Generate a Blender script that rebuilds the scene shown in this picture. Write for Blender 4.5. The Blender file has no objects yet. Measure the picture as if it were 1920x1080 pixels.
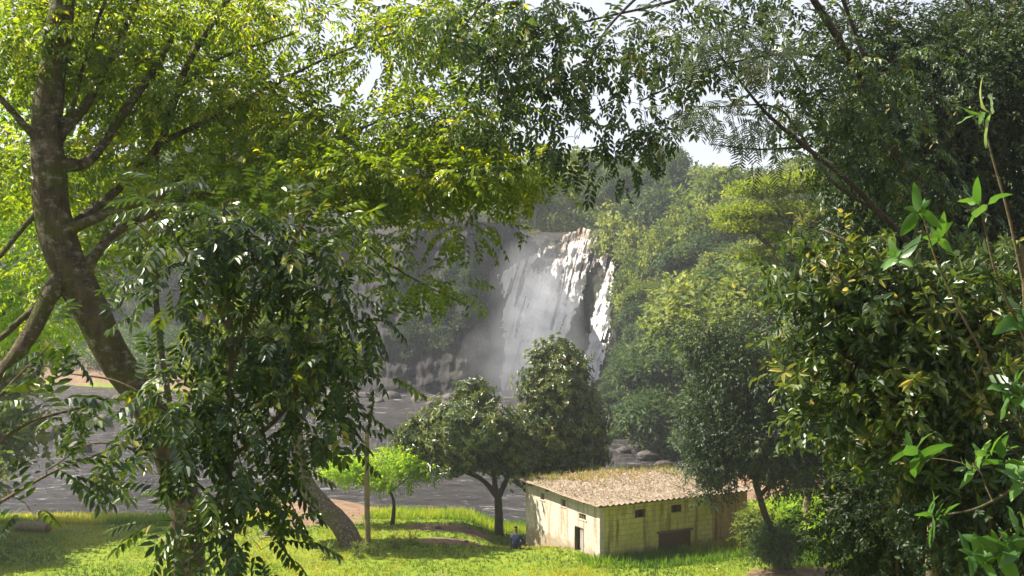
import bpy, math, random
import numpy as np
from mathutils import Vector

R_ = math.radians
rng = np.random.default_rng(11)
random.seed(11)
S = bpy.context.scene
C = S.collection
F = 2059.0                      # focal length in photograph pixels (1920 wide)
HAZE = .0004

# ------------------------------------------------------------------ camera
cam_d = bpy.data.cameras.new("camera"); cam = bpy.data.objects.new("camera", cam_d)
C.objects.link(cam); cam.location = (0, 0, 0); cam.rotation_euler = (R_(90), 0, 0)
cam_d.sensor_width = 36; cam_d.lens = 36 * F / 1920; cam_d.clip_start = .1; cam_d.clip_end = 4000
S.camera = cam

# ------------------------------------------------------------------ sky, sun, exposure
SUN_AZ = 78                     # degrees to the left of the view direction
SUN_EL = 50
w = bpy.data.worlds.new("World"); S.world = w; w.use_nodes = True
wn = w.node_tree; bg = wn.nodes['Background']
sky = wn.nodes.new('ShaderNodeTexSky'); sky.sky_type = 'NISHITA'; sky.sun_disc = False
sky.sun_elevation = R_(SUN_EL); sky.sun_rotation = R_(-SUN_AZ)
sky.air_density = 1.0; sky.dust_density = 2.5; sky.ozone_density = 1.0
# thin bright veil of cloud over the sky
vn_ = wn.nodes.new('ShaderNodeTexNoise'); vn_.inputs['Scale'].default_value = 2.2; vn_.inputs['Detail'].default_value = 6; vn_.inputs['Roughness'].default_value = .6
tc_ = wn.nodes.new('ShaderNodeTexCoord'); mp_ = wn.nodes.new('ShaderNodeMapping'); mp_.inputs['Scale'].default_value = (1, 1, 2.5)
wn.links.new(tc_.outputs['Generated'], mp_.inputs[0]); wn.links.new(mp_.outputs[0], vn_.inputs[0])
rp_ = wn.nodes.new('ShaderNodeValToRGB'); rp_.color_ramp.elements[0].position = .36; rp_.color_ramp.elements[0].color = (.25, .25, .25, 1); rp_.color_ramp.elements[1].position = .62
rp_.color_ramp.elements[1].color = (.85, .85, .85, 1); wn.links.new(vn_.outputs[0], rp_.inputs[0])
mw_ = wn.nodes.new('ShaderNodeMix'); mw_.data_type = 'RGBA'; wn.links.new(rp_.outputs[0], mw_.inputs[0]); wn.links.new(sky.outputs[0], mw_.inputs[6]); mw_.inputs[7].default_value = (6.0, 6.0, 7.0, 1)
wn.links.new(mw_.outputs[2], bg.inputs[0]); bg.inputs[1].default_value = .05
sd = Vector((-math.sin(R_(SUN_AZ)) * math.cos(R_(SUN_EL)), math.cos(R_(SUN_AZ)) * math.cos(R_(SUN_EL)), math.sin(R_(SUN_EL))))
sl = bpy.data.lights.new("sun", 'SUN'); sl.energy = 5.0; sl.angle = R_(.5); sl.color = (1, .93, .80)
so = bpy.data.objects.new("sun", sl); C.objects.link(so); so.rotation_euler = sd.to_track_quat('Z', 'Y').to_euler()
so.location = (-60, 60, 90)
S.view_settings.view_transform = 'Standard'; S.view_settings.look = 'None'
S.view_settings.exposure = 1.75; S.view_settings.gamma = 1
S.render.engine = 'CYCLES'
cy = S.cycles
cy.max_bounces = 7; cy.diffuse_bounces = 3; cy.glossy_bounces = 2; cy.transmission_bounces = 4
cy.transparent_max_bounces = 6; cy.volume_bounces = 1; cy.caustics_reflective = False; cy.caustics_refractive = False
cy.use_denoising = True; cy.sample_clamp_indirect = 6

# ------------------------------------------------------------------ helpers
def P(px, py, d):               # a point of the place at a distance d down the view
    return np.array([(px - 960) / F * d, d, -(py - 540) / F * d])

def tag(o, label=None, cat=None, group=None, kind=None):
    if label: o['label'] = label
    if cat: o['category'] = cat
    if group: o['group'] = group
    if kind: o['kind'] = kind
    return o

def empty(name, loc, label, cat, group=None):
    o = bpy.data.objects.new(name, None); C.objects.link(o); o.location = [float(v) for v in loc]
    o.empty_display_size = .2
    return tag(o, label, cat, group)

def mesh_obj(name, V, Fc, mat, parent=None, smooth=False, attrs=None, loop_total=None):
    """V (n,3) world coords; Fc: list of (m,k) int arrays"""
    V = np.asarray(V, dtype=np.float32)
    if parent is not None:
        V = V - np.array(parent['base'] if 'base' in parent else parent.matrix_world.translation, dtype=np.float32)
    me = bpy.data.meshes.new(name)
    if not isinstance(Fc, list): Fc = [Fc]
    Fc = [np.asarray(f, dtype=np.int32) for f in Fc if len(f)]
    nl = sum(f.size for f in Fc); nf = sum(len(f) for f in Fc)
    me.vertices.add(len(V)); me.vertices.foreach_set('co', V.ravel())
    me.loops.add(nl); me.loops.foreach_set('vertex_index', np.concatenate([f.ravel() for f in Fc]))
    me.polygons.add(nf)
    tot = np.concatenate([np.full(len(f), f.shape[1], np.int32) for f in Fc])
    st = np.concatenate([[0], np.cumsum(tot)[:-1]]).astype(np.int32)
    me.polygons.foreach_set('loop_start', st); me.polygons.foreach_set('loop_total', tot)
    me.polygons.foreach_set('use_smooth', np.full(nf, smooth, dtype=bool))
    if attrs:
        for k, (dom, arr) in attrs.items():
            a = me.attributes.new(k, 'FLOAT', dom); a.data.foreach_set('value', np.asarray(arr, np.float32))
    me.update(calc_edges=True)
    if mat is not None:
        for m in (mat if isinstance(mat, (list, tuple)) else [mat]): me.materials.append(m)
    o = bpy.data.objects.new(name, me); C.objects.link(o)
    if parent is not None: o.parent = parent
    return o

def sm(a, b, x):
    t = np.clip((x - a) / (b - a), 0, 1); return t * t * (3 - 2 * t)

# value noise, vectorised
_tab = rng.random((64, 64, 64)).astype(np.float32)
def vnoise(x, y, z=0.0):
    x, y, z = np.broadcast_arrays(np.asarray(x, float), np.asarray(y, float), np.asarray(z, float))
    xi = np.floor(x).astype(int); yi = np.floor(y).astype(int); zi = np.floor(z).astype(int)
    fx = x - xi; fy = y - yi; fz = z - zi
    fx = fx * fx * (3 - 2 * fx); fy = fy * fy * (3 - 2 * fy); fz = fz * fz * (3 - 2 * fz)
    r = 0
    for dx in (0, 1):
        for dy in (0, 1):
            for dz in (0, 1):
                r = r + _tab[(xi + dx) & 63, (yi + dy) & 63, (zi + dz) & 63] * (fx if dx else 1 - fx) * (fy if dy else 1 - fy) * (fz if dz else 1 - fz)
    return r
def fbm(x, y, z=0.0, o=4):
    r = 0; a = .5
    for i in range(o):
        r = r + a * (vnoise(x * 2 ** i + 7.3 * i, y * 2 ** i + 3.1 * i, np.asarray(z) * 2 ** i) - .5); a *= .5
    return r

# ------------------------------------------------------------------ materials
def newmat(name):
    m = bpy.data.materials.new(name); m.use_nodes = True
    nt = m.node_tree; nt.nodes.clear()
    out = nt.nodes.new('ShaderNodeOutputMaterial')
    return m, nt, out
def ramp(nt, fac, stops):
    r = nt.nodes.new('ShaderNodeValToRGB'); nt.links.new(fac, r.inputs[0])
    el = r.color_ramp.elements
    while len(el) < len(stops): el.new(.5)
    for e, (p, c) in zip(el, stops): e.position = p; e.color = (*c, 1)
    return r.outputs[0]
def noise(nt, scale, detail=4, rough=.55, vec=None, dist=0):
    n = nt.nodes.new('ShaderNodeTexNoise'); n.inputs['Scale'].default_value = scale
    n.inputs['Detail'].default_value = detail; n.inputs['Roughness'].default_value = rough; n.inputs['Distortion'].default_value = dist
    if vec is not None: nt.links.new(vec, n.inputs['Vector'])
    return n.outputs[0]
def coords(nt, kind='Object', scale=None):
    t = nt.nodes.new('ShaderNodeTexCoord')
    if scale is None: return t.outputs[kind]
    m = nt.nodes.new('ShaderNodeMapping'); nt.links.new(t.outputs[kind], m.inputs[0]); m.inputs['Scale'].default_value = scale
    return m.outputs[0]
def pos(nt, scale=(1, 1, 1)):
    g = nt.nodes.new('ShaderNodeNewGeometry'); m = nt.nodes.new('ShaderNodeMapping')
    nt.links.new(g.outputs['Position'], m.inputs[0]); m.inputs['Scale'].default_value = scale
    return m.outputs[0]
def mixc(nt, f, a, b, mode='MIX'):
    n = nt.nodes.new('ShaderNodeMix'); n.data_type = 'RGBA'; n.blend_type = mode
    for s, v in ((n.inputs[0], f), (n.inputs[6], a), (n.inputs[7], b)):
        if hasattr(v, 'links'): nt.links.new(v, s)
        elif isinstance(v, (int, float)): s.default_value = v
        else: s.default_value = (*v, 1)
    return n.outputs[2]
def math_(nt, op, a, b=0.0, clamp=False):
    n = nt.nodes.new('ShaderNodeMath'); n.operation = op; n.use_clamp = clamp
    for s, v in ((n.inputs[0], a), (n.inputs[1], b)):
        if hasattr(v, 'links'): nt.links.new(v, s)
        else: s.default_value = v
    return n.outputs[0]
def bump(nt, h, strength=.5, dist=.1):
    b = nt.nodes.new('ShaderNodeBump'); b.inputs['Strength'].default_value = strength; b.inputs['Distance'].default_value = dist
    nt.links.new(h, b.inputs['Height']); return b.outputs[0]
def princ(nt, out, col, rough=.6, normal=None, spec=.5):
    p = nt.nodes.new('ShaderNodeBsdfPrincipled')
    if hasattr(col, 'links'): nt.links.new(col, p.inputs['Base Color'])
    else: p.inputs['Base Color'].default_value = (*col, 1)
    if hasattr(rough, 'links'): nt.links.new(rough, p.inputs['Roughness'])
    else: p.inputs['Roughness'].default_value = rough
    p.inputs['Specular IOR Level'].default_value = spec
    if normal is not None: nt.links.new(normal, p.inputs['Normal'])
    if out is not None: nt.links.new(p.outputs[0], out.inputs[0])
    return p

def leafmat(name, stops, tr=.45, tint=(1.5, 1.45, .7), rough=.4, spec=.5):
    """stops: colours over the per-leaf value; tr: share of light let through"""
    m, nt, out = newmat(name)
    a = nt.nodes.new('ShaderNodeAttribute'); a.attribute_name = 'var'
    c = ramp(nt, a.outputs['Fac'], stops)
    p = princ(nt, None, c, rough, spec=spec)
    t = nt.nodes.new('ShaderNodeBsdfTranslucent')
    nt.links.new(mixc(nt, 1.0, c, tint, 'MULTIPLY'), t.inputs[0])
    mx = nt.nodes.new('ShaderNodeMixShader'); mx.inputs[0].default_value = tr
    nt.links.new(p.outputs[0], mx.inputs[1]); nt.links.new(t.outputs[0], mx.inputs[2]); nt.links.new(mx.outputs[0], out.inputs[0])
    return m
M = {}
M['canopy_leaf'] = leafmat('backlit_canopy_leaf', [(0, (.03, .055, .010)), (.5, (.08, .125, .014)), (.85, (.16, .20, .02)), (1, (.30, .26, .03))], .55, (2.6, 2.4, .5))
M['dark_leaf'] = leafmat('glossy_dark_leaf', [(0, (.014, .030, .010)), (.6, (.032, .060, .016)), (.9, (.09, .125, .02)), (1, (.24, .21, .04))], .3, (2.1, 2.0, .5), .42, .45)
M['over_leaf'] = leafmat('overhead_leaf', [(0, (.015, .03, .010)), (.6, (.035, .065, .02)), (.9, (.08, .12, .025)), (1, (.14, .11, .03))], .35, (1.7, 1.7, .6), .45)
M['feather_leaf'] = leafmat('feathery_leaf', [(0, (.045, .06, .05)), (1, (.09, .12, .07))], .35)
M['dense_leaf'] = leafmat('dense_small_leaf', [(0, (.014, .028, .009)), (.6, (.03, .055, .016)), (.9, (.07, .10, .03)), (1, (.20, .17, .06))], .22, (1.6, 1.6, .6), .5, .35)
M['olive_leaf'] = leafmat('olive_yellow_leaf', [(0, (.02, .040, .010)), (.5, (.045, .08, .018)), (.8, (.11, .14, .03)), (.93, (.26, .23, .05)), (1, (.38, .29, .17))], .38, (1.7, 1.6, .6), .4)
M['broad_leaf'] = leafmat('fresh_broad_leaf', [(0, (.03, .075, .025)), (.5, (.055, .125, .03)), (.9, (.10, .19, .04)), (1, (.22, .24, .10))], .35, (1.6, 1.7, .6), .35, .5)
M['mid_leaf'] = leafmat('leathery_mid_leaf', [(0, (.035, .06, .02)), (.55, (.08, .11, .035)), (.9, (.18, .20, .05)), (1, (.36, .27, .12))], .3, (1.6, 1.6, .7), .35, .6)
M['lime_leaf'] = leafmat('lime_leaf', [(0, (.12, .22, .02)), (.6, (.22, .34, .03)), (1, (.38, .42, .05))], .55, (1.7, 1.7, .5), rough=.6, spec=.15)
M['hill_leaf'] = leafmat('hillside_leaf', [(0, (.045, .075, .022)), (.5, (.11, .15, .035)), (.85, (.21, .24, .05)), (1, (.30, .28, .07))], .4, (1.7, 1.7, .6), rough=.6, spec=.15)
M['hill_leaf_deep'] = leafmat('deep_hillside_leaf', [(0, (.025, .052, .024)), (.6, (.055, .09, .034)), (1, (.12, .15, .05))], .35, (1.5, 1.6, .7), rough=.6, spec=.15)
M['yellow_leaf'] = leafmat('yellow_green_layered_leaf', [(0, (.10, .15, .02)), (.6, (.18, .24, .03)), (1, (.32, .33, .05))], .5, (1.7, 1.6, .5), rough=.6, spec=.15)
M['dry_leaf'] = leafmat('dry_shrub_leaf', [(0, (.12, .13, .05)), (.6, (.20, .19, .08)), (1, (.30, .25, .14))], .4, rough=.6, spec=.15)

def barkmat(name, a, b, moss=None, scale=9, lich=None):
    m, nt, out = newmat(name)
    v = pos(nt, (1, 1, .35)); n1 = noise(nt, scale, 8, .65, v)
    c = ramp(nt, n1, [(.3, a), (.7, b)])
    if moss: c = mixc(nt, ramp(nt, noise(nt, 2.2, 4, .6, pos(nt)), [(.48, (0, 0, 0)), (.62, (1, 1, 1))]), c, moss)
    if lich: c = mixc(nt, ramp(nt, noise(nt, 7, 8, .75, pos(nt, (1, 1, 1.5))), [(.52, (0, 0, 0)), (.66, (.8, .8, .8))]), c, lich)
    h = noise(nt, scale * 2.2, 8, .7, pos(nt, (1, 1, .3)))
    princ(nt, out, c, .9, bump(nt, h, 1, .12), .2)
    return m
M['bark'] = barkmat('furrowed_bark', (.03, .02, .013), (.17, .125, .08), (.09, .09, .02), 10, (.36, .33, .26))
M['bark_red'] = barkmat('reddish_bark', (.10, .045, .02), (.26, .13, .06), None, 10)
M['bark_dark'] = barkmat('dark_twig_bark', (.035, .028, .02), (.10, .08, .055))
M['bark_pale'] = barkmat('pale_bark', (.20, .15, .11), (.42, .34, .26))
M['bark_tan'] = barkmat('tan_bark', (.14, .10, .06), (.28, .20, .12), (.12, .12, .04))

# ------------------------------------------------------------------ ground shape
def x_right(y):                 # foot of the wooded slope on the right
    return np.interp(y, [20, 46, 62, 80, 100, 145, 170, 400], [30, 24, 16, 15, 12, 10.8, 13.5, 20])
def y_edge(x):                  # foot line of the gorge wall
    return np.interp(x, [-400, -120, -70, -32, -18, -6, -3, 1, 8, 15, 25, 400],
                     [260, 200, 182, 165, 152, 146, 150, 161, 159, 155.5, 163, 230])
def z_plateau(x):
    return np.interp(x, [-400, -90, -60, -20, -8, -3, 7, 13, 25, 60, 400], [16, 9, 11, 12.2, 11.3, 9.6, 8.0, 8.2, 11, 14, 20])
def gh(x, y):
    x = np.asarray(x, float); y = np.asarray(y, float)
    near = -1.75 - .268 * np.maximum(y, -5) - .25 * sm(2, 8, y) * 1.0
    lawn = -12.0 - .05 * np.maximum(y - 50, 0) + .25 * fbm(x * .12, y * .12) - .5 * sm(53, 60, y) * sm(-14, -6, x) * 0
    lawn = lawn + .30 * sm(7, 12, x) * sm(50, 52, y) - .75 * sm(50, 55, y) * (1 - sm(2, 5, x)) * sm(-3, 0, x)
    h = np.maximum(near, lawn) if False else np.where(y < 39, near, lawn)
    h = np.where((y >= 36) & (y < 46), near * (1 - sm(36, 46, y)) + lawn * sm(36, 46, y), h)
    # the river bank
    ye = np.interp(x, [-200, -60, -34, -16, -12, -7.5, -4, 2, 12, 20, 40], [60, 59, 59, 60, 66, 62, 61.5, 62, 64, 90, 90])
    slope_len = np.interp(x, [-40, -20, -15, -9, -5, 5], [4, 5, 20, 18, 5, 4])
    bank = sm(0, 1, (y - ye) / slope_len)
    h = h * (1 - bank) + (-16.0) * bank
    # far left bank
    fl = sm(-30, -48, x) * sm(0, 14, y - (y_edge(x) - 20))
    h = np.where(y > 100, h + fl * 8.5, h)
    # plateau
    up = sm(0, 5, y - y_edge(x) - 7)
    h = h * (1 - up) + (z_plateau(x) + .045 * np.clip(y - y_edge(x) - 12, 0, 400) + 2 * fbm(x * .03, y * .03)) * up
    # wooded slope on the right
    s = np.interp(y, [40, 62, 90, 150, 200], [.25, .45, .8, 1.75, 1.2])
    rise = np.maximum(x - x_right(y), 0) * s
    cap = np.interp(y, [40, 60, 100, 150, 400], [5, 10, 20, 26, 30])
    rise = cap * (1 - np.exp(-rise / cap))
    base = np.where(y < 80, -12.2, -14.8)
    hill = base + rise * 1.1
    on = sm(0, 2.5, x - x_right(y)) * sm(40, 52, y) * (1 - sm(165, 185, y))
    h = np.maximum(h, np.where(on > 0, hill * on + h * (1 - on), -99))
    # left shoulder beside the lawn
    h = h + sm(-36, -75, x) * sm(10, 40, y) * (1 - sm(58, 64, y)) * 5
    return h + .0

def axis(parts):
    out = []
    for a, b, n in parts: out.append(np.linspace(a, b, n, endpoint=False))
    return np.concatenate(out + [[parts[-1][1]]])
gx = axis([(-900, -200, 15), (-200, -60, 50), (-60, 34, 210), (34, 80, 46), (80, 200, 30), (200, 900, 15)])
gy = axis([(-60, 36, 60), (36, 72, 110), (72, 140, 60), (140, 190, 90), (190, 300, 40), (300, 1500, 25)])
X, Y = np.meshgrid(gx, gy, indexing='xy')
Z = gh(X, Y)
nx, ny = len(gx), len(gy)
idx = np.arange(nx * ny).reshape(ny, nx)
quads = np.stack([idx[:-1, :-1], idx[:-1, 1:], idx[1:, 1:], idx[1:, :-1]], -1).reshape(-1, 4)
# bare-earth share per vertex (worn soil, path, banks)
def dirt(x, y):
    n = fbm(x * .35, y * .5) * 1.4
    d = np.exp(-(((x + 11) / 3.6) ** 2 + ((y - 66) / 7.5) ** 2)) * 1.6          # shore by the leaning trunk
    d = d + 1.0 * np.exp(-(((x + 4.2) / 3.0) ** 2 + ((y - 56.5) / 1.6) ** 2))     # under the pair of trees
    d = d + 1.1 * np.exp(-(((x + 3) / 2.0) ** 2 + ((y - 52.6) / .9) ** 2))
    d = d + .55 * np.exp(-(((x + 14) / 4) ** 2 + ((y - 53) / 1.2) ** 2))
    d = d + 1.4 * sm(47.3, 46.8, y) * sm(9, 11.5, x)                              # path at the lower right
    d = d + sm(62.5, 65, y) * (y < 140) * 1.2
    d = d + (y > 140) * sm(-28, -40, x) * sm(-15, -13.5, Z_at(x, y)) * sm(-10.2, -11.2, Z_at(x, y)) * .9
    return np.clip(d + n, 0, 1)
def Z_at(x, y): return gh(x, y)
D = dirt(X, Y)
m, nt, out = newmat('grass_and_soil')
at = nt.nodes.new('ShaderNodeAttribute'); at.attribute_name = 'dirt'
g = ramp(nt, noise(nt, .9, 8, .65, pos(nt)), [(.3, (.035, .08, .012)), (.5, (.085, .145, .014)), (.7, (.19, .21, .025))])
g = mixc(nt, ramp(nt, noise(nt, 14, 4, .7, pos(nt)), [(.35, (0, 0, 0)), (.7, (1, 1, 1))]), g, (.20, .24, .015))
s_ = ramp(nt, noise(nt, 1.6, 8, .7, pos(nt)), [(.3, (.10, .065, .04)), (.55, (.20, .13, .08)), (.75, (.30, .21, .14))])
f = math_(nt, 'ADD', at.outputs['Fac'], math_(nt, 'MULTIPLY', math_(nt, 'SUBTRACT', noise(nt, 3, 6, .7, pos(nt)), .5), 1.2))
f = ramp(nt, f, [(.40, (0, 0, 0)), (.62, (1, 1, 1))])
princ(nt, out, mixc(nt, f, g, s_), .95, bump(nt, noise(nt, 6, 8, .75, pos(nt)), .8, .15), .15)
M['ground'] = m
ground = mesh_obj('ground', np.stack([X, Y, Z], -1).reshape(-1, 3), quads, m, smooth=True, attrs={'dirt': ('POINT', D.ravel())})
tag(ground, kind='structure')

# ------------------------------------------------------------------ river
m, nt, out = newmat('muddy_river_water')
v = pos(nt, (.35, 1.1, 1)); v2 = pos(nt, (1.6, 4.5, 1))
n1 = noise(nt, 1.0, 6, .6, v, .6); n2 = noise(nt, 1.0, 5, .6, v2)
c = ramp(nt, n1, [(.35, (.018, .016, .016)), (.6, (.038, .033, .032)), (.76, (.13, .11, .10))])
fo = ramp(nt, noise(nt, .6, 9, .78, pos(nt, (.35, 1.9, 1)), 1.2), [(.55, (0, 0, 0)), (.66, (1, 1, 1))])
at = nt.nodes.new('ShaderNodeAttribute'); at.attribute_name = 'foam'
fo = math_(nt, 'MULTIPLY', fo, at.outputs['Fac'])
fo = math_(nt, 'ADD', fo, math_(nt, 'MULTIPLY', math_(nt, 'SUBTRACT', at.outputs['Fac'], .72), 4, True), True)
hh = math_(nt, 'ADD', math_(nt, 'MULTIPLY', n1, 2), n2)
princ(nt, out, mixc(nt, fo, c, (.62, .58, .56)), math_(nt, 'ADD', math_(nt, 'MULTIPLY', fo, .5), .2), bump(nt, hh, 1, .6), .3)
M['river'] = m
wx = np.linspace(-130, 30, 260); wy = np.linspace(58, 176, 240)
WX, WY = np.meshgrid(wx, wy, indexing='xy')
WZ = -14.55 + .40 * fbm(WX * .35, WY * .9, 3.0) + .30 * fbm(WX * 1.1, WY * 2.0, 5.0)
WZ = WZ + .8 * sm(120, 152, WY) * 0
foam = .42 + .5 * np.exp(-((WX - 4) / 13) ** 2 - ((WY - 153) / 12) ** 2) + .1 * np.exp(-((WX - 11) / 6) ** 2 - ((WY - 105) / 22) ** 2) + .12 * np.exp(-((WY - 100) / 12) ** 2 - ((WX + 45) / 22) ** 2)
ii = np.arange(WX.size).reshape(WX.shape)
q = np.stack([ii[:-1, :-1], ii[:-1, 1:], ii[1:, 1:], ii[1:, :-1]], -1).reshape(-1, 4)
river = mesh_obj('river', np.stack([WX, WY, WZ], -1).reshape(-1, 3), q, m, smooth=True, attrs={'foam': ('POINT', np.clip(foam, 0, 1).ravel())})
tag(river, kind='structure')

# ------------------------------------------------------------------ gorge wall
def face_y(x, z):               # the rock face, as distance down the view
    t = (z + 15) / 25.0
    lean = np.interp(x, [-80, -8, -3, 2, 14, 20], [3, 3.5, 4, 9.5, 11, 6])
    y = y_edge(x) + lean * t + .8
    rgh = np.interp(x, [-8, -3, 16, 20], [1.7, 1, 1, 1.4])
    y = y + rgh * 2.6 * fbm(x * .16, z * .10, 1.5, 3) + rgh * 1.6 * fbm(x * .6, z * .28, 9.0, 4) + .5 * fbm(x * 2.1, z * 1.3, 4.0, 3)
    # ledges
    y = y + .7 * np.abs(((z * .42 + 1.3 * vnoise(x * .13, 5, 2)) % 1) - .5)
    y = y + 2.2 * np.exp(-((x - 11.2) / 1.6) ** 2) * sm(6, -4, z)               # dark rock rib between the two streams
    return y
cx = axis([(-140, -40, 160), (-40, 17, 330), (17, 26, 20)]); cz = np.linspace(0, 1, 170)
CX, T = np.meshgrid(cx, cz, indexing='xy')
ztop = z_plateau(CX) + .6 + 1.2 * fbm(CX * .25, 3.0)
CZ = -16.5 + T * (ztop + 16.5)
CY = face_y(CX, CZ)
CY = CY + 3.5 * sm(.93, 1, T) ** 2
ii = np.arange(CX.size).reshape(CX.shape)
q = np.stack([ii[:-1, :-1], ii[:-1, 1:], ii[1:, 1:], ii[1:, :-1]], -1).reshape(-1, 4)
m, nt, out = newmat('gorge_rock')
c = ramp(nt, noise(nt, .25, 9, .7, pos(nt, (1, 1, .5))), [(.3, (.018, .016, .018)), (.52, (.045, .04, .04)), (.7, (.10, .085, .078))])
c = mixc(nt, ramp(nt, noise(nt, .16, 5, .6, pos(nt, (1, 1, .7))), [(.5, (0, 0, 0)), (.62, (.8, .8, .8))]), c, (.05, .065, .025))
c = mixc(nt, ramp(nt, noise(nt, 1.2, 6, .7, pos(nt, (1.1, 1.1, .55))), [(.55, (0, 0, 0)), (.66, (.8, .8, .8))]), c, (.13, .11, .10))
princ(nt, out, c, .85, bump(nt, noise(nt, .9, 9, .8, pos(nt, (1, 1, .5))), 1, 1.6), .3)
M['rock'] = m
cliff = mesh_obj('cliff', np.stack([CX, CY, CZ], -1).reshape(-1, 3), q, m, smooth=True)
tag(cliff, kind='structure')

# ------------------------------------------------------------------ waterfall
def inpoly(px, py, poly):
    r = np.zeros(px.shape, bool); n = len(poly); j = n - 1
    for i in range(n):
        xi, yi = poly[i]; xj, yj = poly[j]
        with np.errstate(divide='ignore', invalid='ignore'):
            r ^= ((yi > py) != (yj > py)) & (px < (xj - xi) * (py - yi) / (yj - yi + 1e-9) + xi)
        j = i
    return r
def water_sheet(offset, step, thick_noise, holes=True, grow=0.0):
    xs = np.arange(-4.5, 16.5, step); zs = np.arange(-16, 9.5, step * 1.4)
    AX, AZ = np.meshgrid(xs, zs, indexing='xy')
    AY = face_y(AX, AZ)
    K = F / 158.0
    u = 960 + AX * K * 158 / (AY); vv = 540 - AZ * K * 158 / AY
    u = u + 14 * fbm(AX * 1.3, AZ * .35, 2.0); vv = vv + 14 * fbm(AX * .9, AZ * .5, 8.0)
    outer = [(1058, 440), (1090, 429), (1133, 430), (1133, 470), (1150, 500), (1154, 560), (1148, 600), (1136, 650), (1124, 700), (1122, 770), (935, 770),
             (946, 640), (943, 560), (936, 512), (960, 496), (1000, 476), (1022, 466), (1048, 456)]
    u = u + 13 * fbm(AX * 3.5, AZ * 1.6, 12.0); vv = vv + 10 * fbm(AX * 3.1, AZ * 1.9, 15.0)
    k = inpoly(u, vv, outer)
    # the water breaks up into strands over the upper ledges
    st_ = fbm((AX * .9 - AZ * .26) * 2.2, AZ * .22, 21.0, 3) + .10 * fbm(AX * 4, AZ * 3, 2.0)
    k &= ~((st_ < -.17) & (vv < 640))
    if holes:
        for h in ([(998, 494), (1034, 466), (1052, 456), (1046, 482), (1027, 502), (1010, 516)],
                  [(1104, 500), (1122, 490), (1132, 505), (1124, 540), (1112, 572), (1100, 632), (1092, 690), (1066, 690), (1056, 640), (1084, 575), (1096, 535)]):
            k &= ~inpoly(u, vv, h)
    # streams fall clear of the rock, pushed out by their own billows
    flow = AX * .9 - AZ * .26
    bil = 1.5 * fbm(flow * 1.5, AZ * .2, 6.0, 4) + .28 * fbm(AX * 3.2, AZ * .5, 3.0, 4) + .25 * fbm(AX * 2, AZ * 2, 1.0, 4)
    AY2 = AY - offset + bil * thick_noise
    ii = np.arange(AX.size).reshape(AX.shape)
    kk = k[:-1, :-1] & k[1:, :-1] & k[:-1, 1:] & k[1:, 1:]
    q = np.stack([ii[:-1, :-1], ii[:-1, 1:], ii[1:, 1:], ii[1:, :-1]], -1)[kk]
    used = np.unique(q); re = np.full(AX.size, -1); re[used] = np.arange(len(used))
    V = np.stack([AX, AY2, AZ], -1).reshape(-1, 3)[used]
    return V, re[q]
m, nt, out = newmat('falling_white_water')
sep = nt.nodes.new('ShaderNodeSeparateXYZ'); g_ = nt.nodes.new('ShaderNodeNewGeometry'); nt.links.new(g_.outputs['Position'], sep.inputs[0])
# streaks run with the fall: shear x by height
sh = math_(nt, 'ADD', math_(nt, 'MULTIPLY', sep.outputs[0], 1.0), math_(nt, 'MULTIPLY', sep.outputs[2], -.28))
cv = nt.nodes.new('ShaderNodeCombineXYZ'); nt.links.new(math_(nt, 'MULTIPLY', sh, 1.5), cv.inputs[0]); nt.links.new(math_(nt, 'MULTIPLY', sep.outputs[2], .22), cv.inputs[2])
st = noise(nt, 1.0, 8, .68, cv.outputs[0], .7)
hz = math_(nt, 'DIVIDE', math_(nt, 'ADD', sep.outputs[2], 2.0), 9.5, True)   # muddy at the lip, foam below
muddy = math_(nt, 'MULTIPLY', hz, ramp(nt, noise(nt, .35, 5, .6, pos(nt)), [(.3, (.3, .3, .3)), (.6, (1, 1, 1))]))
cw = ramp(nt, st, [(.34, (.34, .31, .31)), (.44, (.82, .80, .82)), (.52, (.97, .97, .97))])
cm = ramp(nt, st, [(.34, (.11, .06, .028)), (.5, (.29, .18, .09)), (.72, (.62, .48, .34))])
c = mixc(nt, muddy, cw, cm)
p = princ(nt, None, c, .6, bump(nt, st, .8, .5), .3)
t = nt.nodes.new('ShaderNodeBsdfTranslucent'); nt.links.new(c, t.inputs[0])
mx = nt.nodes.new('ShaderNodeMixShader'); mx.inputs[0].default_value = .35
nt.links.new(p.outputs[0], mx.inputs[1]); nt.links.new(t.outputs[0], mx.inputs[2]); nt.links.new(mx.outputs[0], out.inputs[0])
M['fall'] = m
V, q = water_sheet(.75, .07, 1.0)
fall = mesh_obj('waterfall', V, q, m, smooth=True)
tag(fall, 'broad white waterfall pouring over the dark gorge wall, muddy brown at its lip', 'waterfall')

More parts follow.
